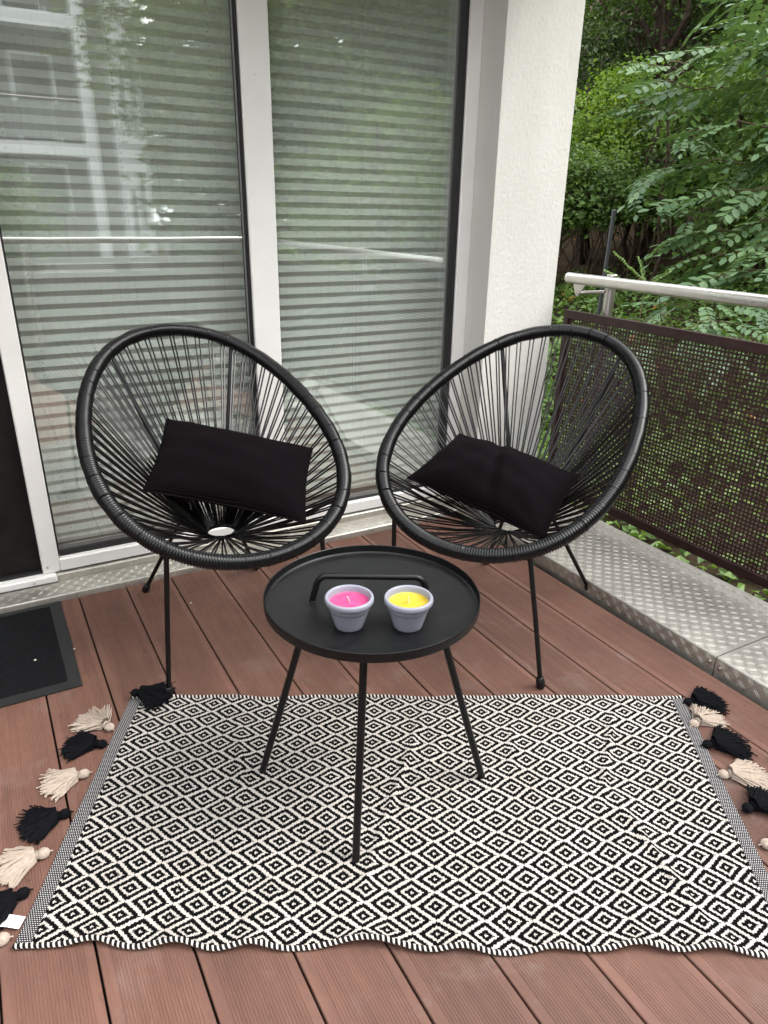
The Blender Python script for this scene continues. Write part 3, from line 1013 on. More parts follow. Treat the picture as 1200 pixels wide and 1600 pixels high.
# ------------------------------------------------------------------ cushions
def cushion(TL, TR, BR, BL, label, bulge, fold=0.0, nudge=.02, seed=1):
    nu, nv = 64, 40
    TL, TR, BR, BL = map(np.array, (TL, TR, BR, BL))
    cen = (TL + TR + BR + BL) / 4
    U = (TR - TL); U = U / np.linalg.norm(U)
    Vv = (TL - BL); nrm = np.cross(U, Vv); nrm /= np.linalg.norm(nrm)
    if nrm @ (np.array([0, 0, H]) - cen) < 0: nrm = -nrm
    rg = np.random.default_rng(seed)
    ph = rg.uniform(0, 6.28, 8)
    def side(sgn):
        u = np.linspace(0, 1, nu)[:, None]; v = np.linspace(0, 1, nv)[None]
        # pinched edges: the sides curve inwards between pointed corners
        pu = .5 + (u - .5) * (1 - .045 * np.sin(PI * v) ** 1.0); pv = .5 + (v - .5) * (1 - .06 * np.sin(PI * u) ** 1.0)
        P = ((BL * (1 - pu)[..., None] + BR * pu[..., None]) * (1 - pv)[..., None] + (TL * (1 - pu)[..., None] + TR * pu[..., None]) * pv[..., None])
        prof = (np.clip(4 * u * (1 - u), 0, 1) ** .52) * (np.clip(4 * v * (1 - v), 0, 1) ** .58)
        th = bulge * prof
        cr = .0025 * np.sin(9 * u + 5 * v + ph[0]) + .003 * np.sin(15 * u - 9 * v + ph[1]) + .002 * np.sin(23 * v + 6 * u + ph[2])
        # puckers running in from the corners
        for cu, cv in ((0, 0), (1, 0), (0, 1), (1, 1)):
            an = np.arctan2(v - cv, u - cu); rad = np.hypot((u - cu) * 1.6, v - cv)
            cr = cr + .0045 * np.sin(9 * an + ph[3 + cu]) * np.exp(-(rad / .35) ** 2)
        if fold:
            dd = (u - .47) + (v - .5) * .22
            cr = cr - fold * np.exp(-(dd / .045) ** 2) * np.clip(.35 + v * .9 - .25 * v * v, 0, 1) + fold * .4 * np.exp(-((dd - .09) / .05) ** 2)
        th = th + cr * prof ** .7
        return P + nrm * (nudge + sgn * th)[..., None], np.stack(np.broadcast_arrays(u * .45, v * .28), -1)
    A, ua = side(1); B, ub = side(-.75)
    V = np.concatenate([A.reshape(-1, 3), B.reshape(-1, 3)])
    F = grid_faces(nu, nv); n = nu * nv
    F = np.concatenate([F, F[:, ::-1] + n])
    o = np_mesh('cushion', V, F, M['cushion'], smooth=True, uv=np.concatenate([ua.reshape(-1, 2), ub.reshape(-1, 2)]))
    tag(o, label, 'cushion', 'black lumbar cushions on the chairs')
    # the seam
    per = [A[i, 0] for i in range(nu)] + [A[-1, j] for j in range(1, nv)] + [A[i, -1] for i in range(nu - 2, -1, -1)] + [A[0, j] for j in range(nv - 2, 0, -1)]
    b = MB(); b.tube([tuple(p) for p in per], .0021, 6, closed=True)
    build('seam', b, M['cushion'], o)
    return o
cushion((.449, 2.098, .607), (.792, 1.808, .550), (.682, 1.615, .412), (.312, 1.838, .492),
        'black ribbed rectangular cushion standing upright on the left chair, flat and tilted to the right', .070, 0, .010, 3)
cushion((1.246, 1.716, .562), (1.436, 1.382, .502), (1.220, 1.272, .392), (1.008, 1.630, .485),
        'black ribbed cushion with a crease down its middle, slumped on the right chair', .074, .015, .006, 5)

# ------------------------------------------------------------------ rug
RB_L, RB_R, RF_L, RF_R = (np.array(p) for p in ((.184, 1.647), (1.483, .953), (-.135, 1.038), (1.080, .356)))
RL, RW = 1.473, .686
front_b = [(.145, .045, 1.0), (.30, .05, 1.1), (.435, .045, .9), (.655, .085, 1.3), (.83, .045, .8), (1.0, .05, .7), (1.165, .055, 1.2), (1.305, .06, 1.2)]
back_b = [(.10, .04, .7), (.285, .05, .9), (.47, .05, .8), (.60, .03, .9), (.72, .05, .6), (.86, .045, 1.1), (1.03, .04, .9), (1.17, .05, .9), (1.31, .05, .8)]
def seg_ridge(U, V, p, q, w, amp):
    p, q = np.array(p), np.array(q); d = q - p; L2 = d @ d
    t = np.clip(((U - p[0]) * d[0] + (V - p[1]) * d[1]) / L2, 0, 1)
    dd = np.hypot(U - p[0] - t * d[0], V - p[1] - t * d[1])
    env = np.sin(np.clip(t, .03, .97) * PI) ** .5
    return amp * np.exp(-(dd / w) ** 2) * env
def rug_pos(U, V, lift=0.0):
    """U along the length (left to right), V from the front edge to the back edge, metres"""
    U, V = np.broadcast_arrays(np.asarray(U, float), np.asarray(V, float))
    ef = np.exp(-(V / .05) ** 1.0); eb = np.exp(-((RW - V) / .05) ** 1.0)
    bf = sum(a * np.exp(-((U - c) / w) ** 2) for c, w, a in front_b)
    bk = sum(a * np.exp(-((U - c) / w) ** 2) for c, w, a in back_b)
    z = .004 + .0105 * bf * ef + .008 * bk * eb
    z = z + .0012 * (np.sin(U * 31 + V * 9) + np.sin(U * 17 - V * 23 + 1.3))
    z = z + seg_ridge(U, V, (.78, .66), (.62, .05), .010, .0075) + seg_ridge(U, V, (.86, .66), (.70, .25), .012, .004)
    z = z + seg_ridge(U, V, (1.28, .66), (1.16, .30), .009, .0075) + seg_ridge(U, V, (1.20, .36), (1.31, .04), .010, .0085)
    z = z + seg_ridge(U, V, (.30, .60), (.36, .32), .012, .006) + seg_ridge(U, V, (.12, .56), (.18, .60), .02, .006)
    z = z + seg_ridge(U, V, (.42, .20), (.50, .03), .012, .004) + seg_ridge(U, V, (1.0, .62), (.98, .40), .010, .005)
    su = (U / RL)[..., None]; sv = ((V + .010 * bf * ef * np.exp(-V / .08) - .006 * bk * eb + .003 * np.sin(U * 13)) / RW)[..., None]
    XY = (RF_L * (1 - su) + RF_R * su) * (1 - sv) + (RB_L * (1 - su) + RB_R * su) * sv
    return np.concatenate([XY, (z + lift)[..., None]], -1)
rug = thing('diamond_rug', 'black and cream woven rug with a diamond pattern and tassels, under the side table', 'rug', (.65, 1.0, 0))
BW = .030
def rug_part(name, u0, u1, nu, nv, mat, lift=0.0):
    u = np.linspace(u0, u1, nu)[:, None]; v = np.linspace(0, RW, nv)[None]
    U, V = np.broadcast_arrays(u, v)
    P = rug_pos(U, V, lift)
    uv = np.stack([U - RL / 2, V], -1).reshape(-1, 2)
    return np_mesh(name, P.reshape(-1, 3), grid_faces(nu, nv), mat, rug, smooth=True, uv=uv)
rug_part('woven_field', BW, RL - BW, 340, 160, M['rug'])
rug_part('border_band', 0, BW, 8, 150, M['band'], .0008)
rug_part('border_band', RL - BW, RL, 8, 150, M['band'], .0008)
for v in (0.0, RW):
    n = 420; k = 8
    u = np.linspace(0, RL, n)
    P = rug_pos(u, np.full(n, v), .0005)
    T = np.gradient(P, axis=0); T /= np.linalg.norm(T, axis=1)[:, None]
    up = np.array([0, 0, 1.0]); S = np.cross(T, up); S /= np.linalg.norm(S, axis=1)[:, None]; Nn = np.cross(S, T)
    a = np.linspace(0, 2 * PI, k + 1)
    rad = .0048 + .0005 * np.sin(u * 2 * PI / .0049)
    V3 = P[:, None] + rad[:, None, None] * (np.cos(a)[None, :, None] * S[:, None] + np.sin(a)[None, :, None] * Nn[:, None])
    uv = np.stack(np.broadcast_arrays(u[:, None], (a / (2 * PI))[None]), -1)
    np_mesh('edge_stitching', V3.reshape(-1, 3), grid_faces(n, k + 1), M['hem'], rug, smooth=True, uv=uv.reshape(-1, 2))

def tassel(h, e, mat, rnd, on_rug=0.0, spread=.62, n=110):
    h = Vector((h[0], h[1], 0)); e = Vector((e[0], e[1], 0))
    d = (e - h).normalized(); L = (e - h).length; s = Vector((0, 0, 1)).cross(d)
    rh = .0098
    z0 = on_rug
    b = MB()
    # the round head of wound threads and the tied neck
    for k in range(26):
        a = PI * (k + .5) / 26 * 2
        pts = []
        for t in np.linspace(-1, 1, 9):
            r = rh * math.sqrt(max(0.02, 1 - t * t)) * (1 + .05 * rnd.uniform(-1, 1))
            pts.append(h + d * (rh * 1.12 * t) + s * (r * math.cos(a)) + Vector((0, 0, z0 + rh * .82 + r * .82 * math.sin(a))))
        b.tube(pts, .0021, 5)
    neck = h + d * (rh * 1.05)
    for k in range(3):
        c = neck + d * (.0022 * k)
        b.tube([c + s * (.0085 * math.cos(g)) + Vector((0, 0, z0 + .0098 + .0080 * math.sin(g))) for g in np.linspace(0, 2 * PI, 17)[:-1]], .0014, 5, closed=True)
    b.tube([h - d * (rh * 1.0) + Vector((0, 0, z0 + .009)), h - d * (rh * 1.8) + Vector((0, 0, z0 + .006))], .0016, 5)
    hd = build('tassel', b, mat, rug)
    b = MB()
    for k in range(n):
        a = rnd.uniform(-1, 1); lay = rnd.uniform(0, 1)
        ang = a * spread * (1.0 + .1 * rnd.uniform(-1, 1))
        dd = d * math.cos(ang) + s * math.sin(ang)
        Lk = L * rnd.uniform(.80, 1.04) * (1 - .12 * abs(a))
        pts = []
        wob = rnd.uniform(-.011, .011); wob2 = rnd.uniform(0, 6.28)
        for i in range(6):
            t = i / 5
            w0 = s * (.0105 * a * (1 - t))
            p = neck + w0 + d * (.004) + dd * (Lk * t) + s * (wob * t * math.sin(3.5 * t + wob2))
            z = z0 + .0018 + ((.023 * lay) * (1 - .72 * t ** .8)) + .0025 * math.sin(7 * t + wob2) * t * rnd.uniform(.2, 1) + max(0, .0035 * (1 - abs(a)) * (1 - t))
            pts.append(p + Vector((0, 0, z)))
        if rnd.random() < .12:
            pts[-1] = pts[-1] + dd * rnd.uniform(.004, .010) + s * rnd.uniform(-.008, .008)
        b.tube(pts, [.0019] * 5 + [.0014], 4, cap=False)
    build('fringe', b, mat, hd, kind='stuff')
rnd = random.Random(5)
TS = [((.196, 1.640), (.262, 1.592), 0, .012), ((.113, 1.548), (.070, 1.622), 1, 0), ((.086, 1.494), (.022, 1.528), 0, 0), ((.034, 1.411), (-.040, 1.412), 1, 0),
      ((-.019, 1.308), (-.088, 1.306), 0, 0), ((-.069, 1.221), (-.143, 1.219), 1, 0), ((-.112, 1.142), (-.180, 1.128), 0, 0), ((-.151, 1.060), (-.215, 1.066), 1, 0),
      ((1.478, .930), (1.560, .905), 0, 0), ((1.418, .864), (1.496, .872), 1, 0), ((1.378, .794), (1.462, .760), 0, .004), ((1.329, .711), (1.412, .668), 1, 0),
      ((1.283, .618), (1.352, .606), 0, .004), ((1.235, .539), (1.307, .503), 1, 0), ((1.190, .462), (1.262, .430), 0, 0), ((1.145, .395), (1.215, .362), 1, 0)]
for hp, ep, kd, zr in TS:
    hp = Vector((*hp, 0)); ep = Vector((*ep, 0))
    ep = hp + (ep - hp).normalized() * max(.076, min(.092, (ep - hp).length))
    tassel(hp, ep, M['cream'] if kd else M['black'], rnd, zr, (.80 if kd else .86), (190 if kd else 240))
# care label
b = MB()
c = Vector((-.128, 1.086, .0075)); du = Vector((-.85, .53, 0)).normalized(); dv = Vector((-.53, -.85, 0)).normalized()
def lp(a, q, z=0): return c + du * a + dv * q + Vector((0, 0, z + .002 * math.sin(a * 90)))
n = 6
vs = [lp(-.012 + .044 * i / n, -.012) for i in range(n + 1)] + [lp(-.012 + .044 * i / n, .012) for i in range(n + 1)]
b.add(vs, [(i, i + 1, n + 2 + i, n + 1 + i) for i in range(n)])
cl = build('care_label', b, M['label'], rug)
b = MB()
for k, (q0, ln) in enumerate([(-.0085, .6), (-.0060, .85), (-.0038, .7), (-.0012, .9), (.0012, .5), (.0036, .8), (.0062, .65)]):
    a0 = -.004
    while a0 < -.004 + .028 * ln:
        w = rnd.uniform(.0012, .0034)
        b.add([lp(a0, q0, .0004), lp(a0 + w, q0, .0004), lp(a0 + w, q0 + .0012, .0004), lp(a0, q0 + .0012, .0004)], [(0, 1, 2, 3)])
        a0 += w + .0008
build('print', b, M['ink'], cl, smooth=False)

# ------------------------------------------------------------------ side table
TC = Vector((.612, 1.112, 0))
TZ, TR = .480, .2205
tb = thing('tray_table', 'round black metal tray table with a carrying handle, standing on the rug', 'table', (TC.x, TC.y, .006))
b = MB()
WALL = .0215
b.lathe([(0, TZ - WALL - .0005), (TR - .0035, TZ - WALL - .0005), (TR - .0008, TZ - WALL + .001), (TR, TZ - WALL + .004), (TR, TZ - .0012), (TR - .0009, TZ), (TR - .0019, TZ - .0010), (TR - .0024, TZ - WALL + .0055), (TR - .0055, TZ - WALL + .0028), (TR - .008, TZ - WALL + .0022), (0, TZ - WALL + .0022)], (TC.x, TC.y, 0), 128)
build('tray', b, M['tray'], tb, auto=35)
b = MB(); b.lathe([(TR * .62, TZ - WALL - .0008), (TR * .62, TZ - WALL - .010), (TR * .66, TZ - WALL - .010), (TR * .66, TZ - WALL - .0008)], (TC.x, TC.y, 0), 64)
build('under_ring', b, M['blackmetal'], tb)
for ft in ((.394, 1.230), (.471, .910), (.830, .975), (.7136, 1.3425)):
    Ft = Vector((ft[0], ft[1], .0045 if ft != (.7136, 1.3425) else .004))
    top = TC + (Vector((ft[0], ft[1], 0)) - TC) * .50 + Vector((0, 0, TZ - WALL - .004))
    b = MB(); b.tube([Ft, Ft.lerp(top, .5), top], .0078, 16)
    lg = build('leg', b, M['blackmetal'], tb)
zt = TZ - WALL + .0022
hA, hB = Vector((.503, 1.166, zt)), Vector((.7105, 1.0495, zt))
d = (hB - hA).normalized(); hh = .058; rc = .026
pts = [hA + Vector((0, 0, -.003)), hA + d * .002 + Vector((0, 0, .012)), hA + d * .008 + Vector((0, 0, hh - rc))]
for k in range(1, 8):
    a = k / 8 * PI / 2
    pts.append(hA + d * (.008 + rc * (1 - math.cos(a))) + Vector((0, 0, hh - rc + rc * math.sin(a))))
pts2 = [hB - d * ((p - hA).dot(d)) + Vector((0, 0, p.z - hA.z)) for p in pts][::-1]
b = MB(); b.tube(pts + pts2, .0066, 14)
for c in (hA, hB):
    b.lathe([(.0085, 0), (.0085, .0008), (.0066, .0018), (.0058, .002)], (c.x, c.y, zt), 18)
build('handle', b, M['blackmetal'], tb)

def candle(c, mat, label, wickdir):
    t = thing('candle_pot', label, 'candle', (c[0], c[1], zt), 'candle pots on the tray table')
    b = MB()
    KP = 1.11
    pr = [(0, .0002), (.0225, .0002), (.0245, .0012), (.0255, .004), (.0300, .020), (.0338, .0335), (.0341, .0343), (.0326, .0350), (.0328, .0358), (.0352, .0363), (.0360, .0370),
          (.0376, .0446), (.0375, .0454), (.0360, .0460), (.0364, .0468), (.0396, .0474), (.0412, .0480), (.0422, .0500), (.0424, .0535), (.0420, .0565), (.0408, .0582), (.0390, .0588),
          (.0372, .0582), (.0362, .0565), (.0352, .0500), (.0338, .0430)]
    b.lathe([(r * KP, z * KP) for r, z in pr], (c[0], c[1], zt), 64)
    build('pot', b, M['pot'], t, auto=50)
    b = MB()
    b.lathe([(r * KP, z * KP) for r, z in [(0, .0470), (.0015, .0476), (.004, .0464), (.010, .0450), (.024, .0452), (.0325, .0460), (.0349, .0476)]], (c[0], c[1], zt), 48)
    build('wax', b, mat, t)
    b = MB(); w = Vector((wickdir[0], wickdir[1], 0))
    p0 = Vector((c[0], c[1], zt + .0468 * KP))
    b.tube([p0, p0 + Vector((0, 0, .004)) + w * .15, p0 + Vector((0, 0, .009)) + w * .5, p0 + Vector((0, 0, .0128)) + w], .0009, 7)
    build('wick', b, M['wick'], t)
candle((.527, 1.047), M['pink'], 'small lilac pot candle filled with pink wax, on the tray table', (-.004, .001))
candle((.626, .993), M['yellow'], 'small lilac pot candle filled with yellow wax, on the tray table', (.0006, .001))

# ------------------------------------------------------------------ door mat
dm = thing('door_mat', 'charcoal door mat on the deck below the dark doorway', 'mat', (-.3, 2.0, 0))
ma, mb_, mc, md = Vector((-.9, 2.266, 0)), Vector((.0845, 2.266, 0)), Vector((.0805, 1.764, 0)), Vector((-.9, 1.767, 0))
def quad_slab(b, P, z0, z1):
    vs = [Vector((p.x, p.y, z0)) for p in P] + [Vector((p.x, p.y, z1)) for p in P]
    b.add(vs, [(0, 1, 2, 3), (7, 6, 5, 4), (0, 4, 5, 1), (1, 5, 6, 2), (2, 6, 7, 3), (3, 7, 4, 0)])
b = MB(); quad_slab(b, [ma, mb_, mc, md], .0012, .0042); build('rubber_border', b, simple('grey_black_rubber', (.009, .0098, .0094), .7, var=.3, bump=.5, bscale=260), dm, smooth=False)
bw = .033
nu, nv = 170, 90
u = np.linspace(0, 1, nu)[:, None]; v = np.linspace(0, 1, nv)[None]
ex = np.array([-.9, .0825 - bw]); ey = np.array([1.766 + bw, 2.266 - bw * .6])
Xm = ex[0] + (ex[1] - ex[0]) * u + 0 * v; Ym = ey[0] + (ey[1] - ey[0]) * v + 0 * u
Zm = .0062 + RNG.normal(0, .0007, (nu, nv))
Zm[0] = Zm[-1] = .0040; Zm[:, 0] = Zm[:, -1] = .0040
np_mesh('pile', np.c_[Xm.ravel(), Ym.ravel(), Zm.ravel()], grid_faces(nu, nv), M['mat'], dm, smooth=True)

# crumbs and specks lying about
for (x, y, z, r, lab) in ((-.020, 1.940, .0085, .004, 'tiny pale crumb lying on the charcoal door mat'), (.085, 1.955, .004, .0028, 'tiny pale crumb beside the right edge of the door mat'),
                          (.455, 2.06, .002, .0035, 'tiny pale crumb on the deck under the left chair')):
    b = MB()
    b.lathe([(0, -r * .5), (r * .8, -r * .2), (r, r * .1), (r * .5, r * .5), (0, r * .6)], (x, y, z), 7)
    tag(build('crumb', b, M['speck']), lab, 'crumb', 'pale crumbs on the floor')

# ------------------------------------------------------------------ vegetation
GR = 'trees and shrubs on the bank beyond the railing'
def leaves(name, C, Nrm, size, mat, parent, fold=.22, aspect=.62, kind=None, rng=RNG):
    """one folded kite-shaped blade per centre"""
    n = len(C)
    size = np.broadcast_to(np.asarray(size, float), (n,))
    a = rng.normal(0, 1, (n, 3)); d = a - (a * Nrm).sum(1)[:, None] * Nrm
    d /= np.linalg.norm(d, axis=1)[:, None]
    s = np.cross(Nrm, d)
    S = size[:, None]
    p0 = C - d * S * .5; p2 = C + d * S * .5 - Nrm * S * .12
    m0 = C - d * S * .05
    l = m0 + s * S * aspect * .5 + Nrm * S * fold * .5
    r = m0 - s * S * aspect * .5 + Nrm * S * fold * .5
    V = np.stack([p0, l, p2, r], 1).reshape(-1, 3)
    i = np.arange(n)[:, None] * 4
    F = np.concatenate([i + np.array([[0, 2, 1]]), i + np.array([[0, 3, 2]])])
    return np_mesh(name, V, F, mat, parent, smooth=False, kind=kind)

def crown_points(blobs, n, per=26, cl=.16, rng=RNG, up=.6):
    vol = np.array([b_[3] * b_[4] * b_[5] for b_ in blobs]) ** .8
    vol = vol / vol.sum()
    nc = max(1, n // per)
    bi = rng.choice(len(blobs), nc, p=vol)
    B = np.array(blobs)[bi]
    d = rng.normal(0, 1, (nc, 3)); d /= np.linalg.norm(d, axis=1)[:, None]
    rad = rng.uniform(.25, 1.05, nc) ** .45
    cc = B[:, :3] + d * B[:, 3:6] * rad[:, None]
    C = np.repeat(cc, per, 0)
    D = np.repeat(d, per, 0)
    g = rng.normal(0, 1, C.shape) * np.array([cl, cl, cl * .45])
    C = C + g
    Nn = np.array([0, 0, 1.0]) * up + D * .35 + rng.normal(0, .42, C.shape)
    Nn /= np.linalg.norm(Nn, axis=1)[:, None]
    return C, Nn, cc

def limb(b, p, q, r0, r1, rnd, sag=.0, n=7, wob=.05):
    p, q = Vector(p), Vector(q)
    pts = []
    for i in range(n):
        t = i / (n - 1)
        w = Vector((rnd.uniform(-1, 1), rnd.uniform(-1, 1), rnd.uniform(-1, 1))) * wob * (q - p).length * math.sin(PI * t)
        pts.append(p.lerp(q, t) + w + Vector((0, 0, -sag * t * t)))
    b.tube(pts, list(np.linspace(r0, r1, n)), 8)
    return pts

def tree(name, label, cat, base, blobs, n, size, mat, group=None, trunk=.09, per=26, cl=.16, aspect=.62, stems=1, lims=14, seed=1, top=None):
    rng = np.random.default_rng(seed); rnd = random.Random(seed)
    bz = float(ground_z(base[0], base[1])) - .08
    t = thing(name, label, cat, (base[0], base[1], bz), group)
    if group == GR: n = int(n * 1.5); size = size * .84; per = int(per * 1.2)
    C, Nn, cc = crown_points(blobs, n, per, cl, rng)
    keep = C[:, 2] > ground_z(C[:, 0], C[:, 1]) + .05
    C, Nn = C[keep], Nn[keep]
    sz = size * rng.uniform(.65, 1.25, len(C))
    leaves('crown', C, Nn, sz, mat, t, aspect=aspect, rng=rng)
    b = MB()
    zt_ = top if top is not None else max(bb_[2] for bb_ in blobs)
    cx = sum(bb_[0] for bb_ in blobs) / len(blobs); cyy = sum(bb_[1] for bb_ in blobs) / len(blobs)
    roots = []
    for s_ in range(stems):
        off = (rnd.uniform(-.25, .25), rnd.uniform(-.25, .25)) if stems > 1 else (0, 0)
        roots.append(limb(b, (base[0] + off[0] * .4, base[1] + off[1] * .4, bz), (cx * .5 + base[0] * .5 + off[0] * 2, cyy * .5 + base[1] * .5 + off[1] * 2, zt_), trunk, trunk * .3, rnd, n=9, wob=.03))
    build('trunk', b, M['bark'], t)
    b = MB()
    for k in range(lims):
        c = cc[rnd.randrange(len(cc))]
        rt = rnd.choice(roots); p = rt[rnd.randrange(3, 8)]
        limb(b, p, c, trunk * .3, .004, rnd, n=6, wob=.08)
    build('limbs', b, M['bark'], t)
    return t

# polar helper about the camera foot: azimuth from +Y (deg), distance
def pol(az, r): return (r * math.sin(math.radians(az)), r * math.cos(math.radians(az)))
def blob(az, r, el, rx, ry, rz):
    x, y = pol(az, r); return (x, y, H + r * math.tan(math.radians(el)), rx, ry, rz)

tree('forest_tree', 'tall dark-trunked tree behind the shrubs, its trunk showing high beside the pillar', 'tree', pol(47.3, 11.5), [blob(46, 11.5, 17, 1.7, 1.7, 1.3), blob(50, 11.8, 14, 1.4, 1.4, .9), blob(42.5, 11.5, 14, 1.0, 1.0, .9), blob(53, 12, 16, 1.5, 1.5, 1.2)], 9000, .085, M['leafmid'], GR, trunk=.17, lims=18, seed=21)
tree('forest_tree', 'deep green tree standing at the back of the bank, right of the dark trunk', 'tree', pol(56, 12.5), [blob(54, 12.3, 8, 1.6, 1.6, 1.5), blob(58, 12.4, 12, 1.8, 1.8, 1.5), blob(51, 12.5, 3, 1.3, 1.3, 1.0), blob(60, 12, 3, 1.6, 1.6, 1.6), blob(56, 12.5, 2, 1.3, 1.3, 1.1)], 16000, .09, M['leafdark'], GR, trunk=.12, seed=22)
tree('forest_tree', 'dark leafy tree right behind the plaster pillar edge', 'tree', pol(41, 11.5), [blob(41, 11.5, 8, 1.3, 1.3, 1.6), blob(44.5, 12.0, 6, 1.2, 1.2, 1.3), blob(37, 11, 6, 1.7, 1.7, 2.0), blob(42, 11.5, 3.0, 1.2, 1.2, .8), blob(47, 12.3, 3, 1.2, 1.2, .9)], 15000, .085, M['leafdark'], GR, trunk=.10, seed=23)
tree('leafy_shrub', 'bright yellow-green shrub glowing in the middle of the bank', 'shrub', pol(44.5, 9.2), [blob(43.3, 9.0, 6.0, .42, .42, .32), blob(44.5, 9.1, 3.9, .62, .62, .38), blob(47, 9.3, 3.8, .55, .55, .28), blob(46.2, 9.2, 8, .40, .40, .25)], 5200, .062, M['leafbright'], GR, trunk=.035, per=22, cl=.10, stems=3, seed=24, lims=22)
tree('leafy_shrub', 'mid green shrub with small leaves, low and close behind the pillar', 'shrub', pol(42.3, 8.2), [blob(42.0, 8.2, 1.8, .62, .62, .36), blob(44.5, 8.3, 1.9, .60, .60, .30), blob(43, 8.2, .4, .7, .7, .25), blob(39, 8.2, 2, .7, .7, .6)], 9000, .068, M['leafmid'], GR, trunk=.03, per=24, cl=.10, stems=3, seed=25, lims=26)
tree('leafy_shrub', 'dark green shrub hanging over the bare twigs in the shade', 'shrub', pol(47.5, 8.8), [blob(47, 8.8, 1.2, .60, .60, .26), blob(49.5, 8.9, 2.2, .6, .6, .32), blob(45.3, 8.8, .6, .5, .5, .2), blob(51, 9.2, 5.5, .7, .7, .5)], 6500, .075, M['leafdark'], GR, trunk=.03, per=24, cl=.11, stems=4, seed=26, lims=22)
tree('leafy_shrub', 'mid green shrub behind the robinia branches at the right edge', 'shrub', pol(55, 8.0), [blob(54, 8.0, 1.0, .75, .75, .5), blob(57, 8.0, 3.0, .8, .8, .6), blob(53, 8.2, 6.0, .7, .7, .5), blob(58, 8, 8, .9, .9, .7), blob(59, 7.6, -1, .8, .8, .5)], 9500, .08, M['leafmid'], GR, trunk=.03, per=24, cl=.13, stems=3, seed=27, lims=20)

# the far wood that closes the view
n = 60000
az = RNG.uniform(24, 84, n // 20); r = RNG.uniform(14, 22, n // 20); hz = RNG.uniform(0, 1, n // 20)
cx, cyy = r * np.sin(np.radians(az)), r * np.cos(np.radians(az))
gz_ = ground_z(cx, cyy)
cz = gz_ + .2 + hz * 7.5
Cw = np.repeat(np.c_[cx, cyy, cz], 20, 0) + RNG.normal(0, 1, (len(cx) * 20, 3)) * np.array([.42, .42, .22])
Nn = np.array([0, 0, .7]) + RNG.normal(0, .45, Cw.shape); Nn /= np.linalg.norm(Nn, axis=1)[:, None]
leaves('woodland', Cw, Nn, RNG.uniform(.12, .24, len(Cw)), M['leafdark'], None, kind='stuff')

# bare undergrowth: one shrub of dry twigs
t = thing('bare_shrub', 'bare brown twiggy undergrowth in the shade below the shrubs', 'shrub', (*pol(45, 8.6), 0), GR)
b = MB(); rnd = random.Random(8)
for k in range(120):
    az = rnd.uniform(41, 57); r = rnd.uniform(8.4, 10.2)
    x, y = pol(az, r); z = float(ground_z(x, y))
    hgt = rnd.uniform(.3, 1.0)
    limb(b, (x, y, z), (x + rnd.uniform(-.3, .3), y + rnd.uniform(-.3, .3), z + hgt), .010, .003, rnd, n=5, wob=.08)
build('twigs', b, M['twig'], t, kind='stuff')

# robinia with compound leaves reaching in from the right: each leaf an object
def compound_leaf(pairs=6, L=.22, lw=.060, ww=.034, seed=0, droop=.18):
    rnd = random.Random(seed)
    b = MB()
    pts = [(L * t, 0, -droop * L * t * t) for t in np.linspace(0, 1, 6)]
    b.tube(pts, [.0016, .0014, .0012, .001, .0009, .0007], 3, mi=1, cap=False)
    def leaflet(p, ang, k, tilt):
        p = Vector(p)
        d = Vector((math.cos(ang), math.sin(ang), -.18 + rnd.uniform(-.15, .12))).normalized()
        s = Vector((0, 0, 1)).cross(d).normalized(); n = d.cross(s)
        l, w = lw * k, ww * k
        vs = [p, p + d * l * .35 + s * w * .5 + n * .002, p + d * l * .75 + s * w * .42 + n * .001, p + d * l - n * .003, p + d * l * .75 - s * w * .42 + n * .001, p + d * l * .35 - s * w * .5 + n * .002, p + d * l * .5 - n * .0025]
        b.add(vs, [(0, 6, 1), (1, 6, 2), (2, 6, 3), (3, 6, 4), (4, 6, 5), (5, 6, 0)], 0)
    for i in range(pairs):
        t = .18 + .76 * i / pairs
        p = (L * t, 0, -droop * L * t * t)
        k = .75 + .35 * math.sin(PI * (i + 1) / (pairs + 1))
        for sg in (1, -1):
            leaflet(p, sg * (1.15 - .25 * t + rnd.uniform(-.15, .15)), k * rnd.uniform(.88, 1.1), 0)
    leaflet((L, 0, -droop * L), rnd.uniform(-.1, .1), 1.0, 0)
    return b
protos = []
for s_ in range(4):
    b = compound_leaf(5 + s_ % 2, .24 + .02 * s_, .062, .035, s_, .12 + .07 * s_)
    me = bpy.data.meshes.new('leaf')
    me.from_pydata([tuple(v) for v in b.v], [], b.f)
    me.materials.append(M['leafblue']); me.materials.append(M['greentwig'])
    me.polygons.foreach_set('material_index', b.mi)
    me.polygons.foreach_set('use_smooth', [True] * len(me.polygons))
    me.update(); protos.append(me)

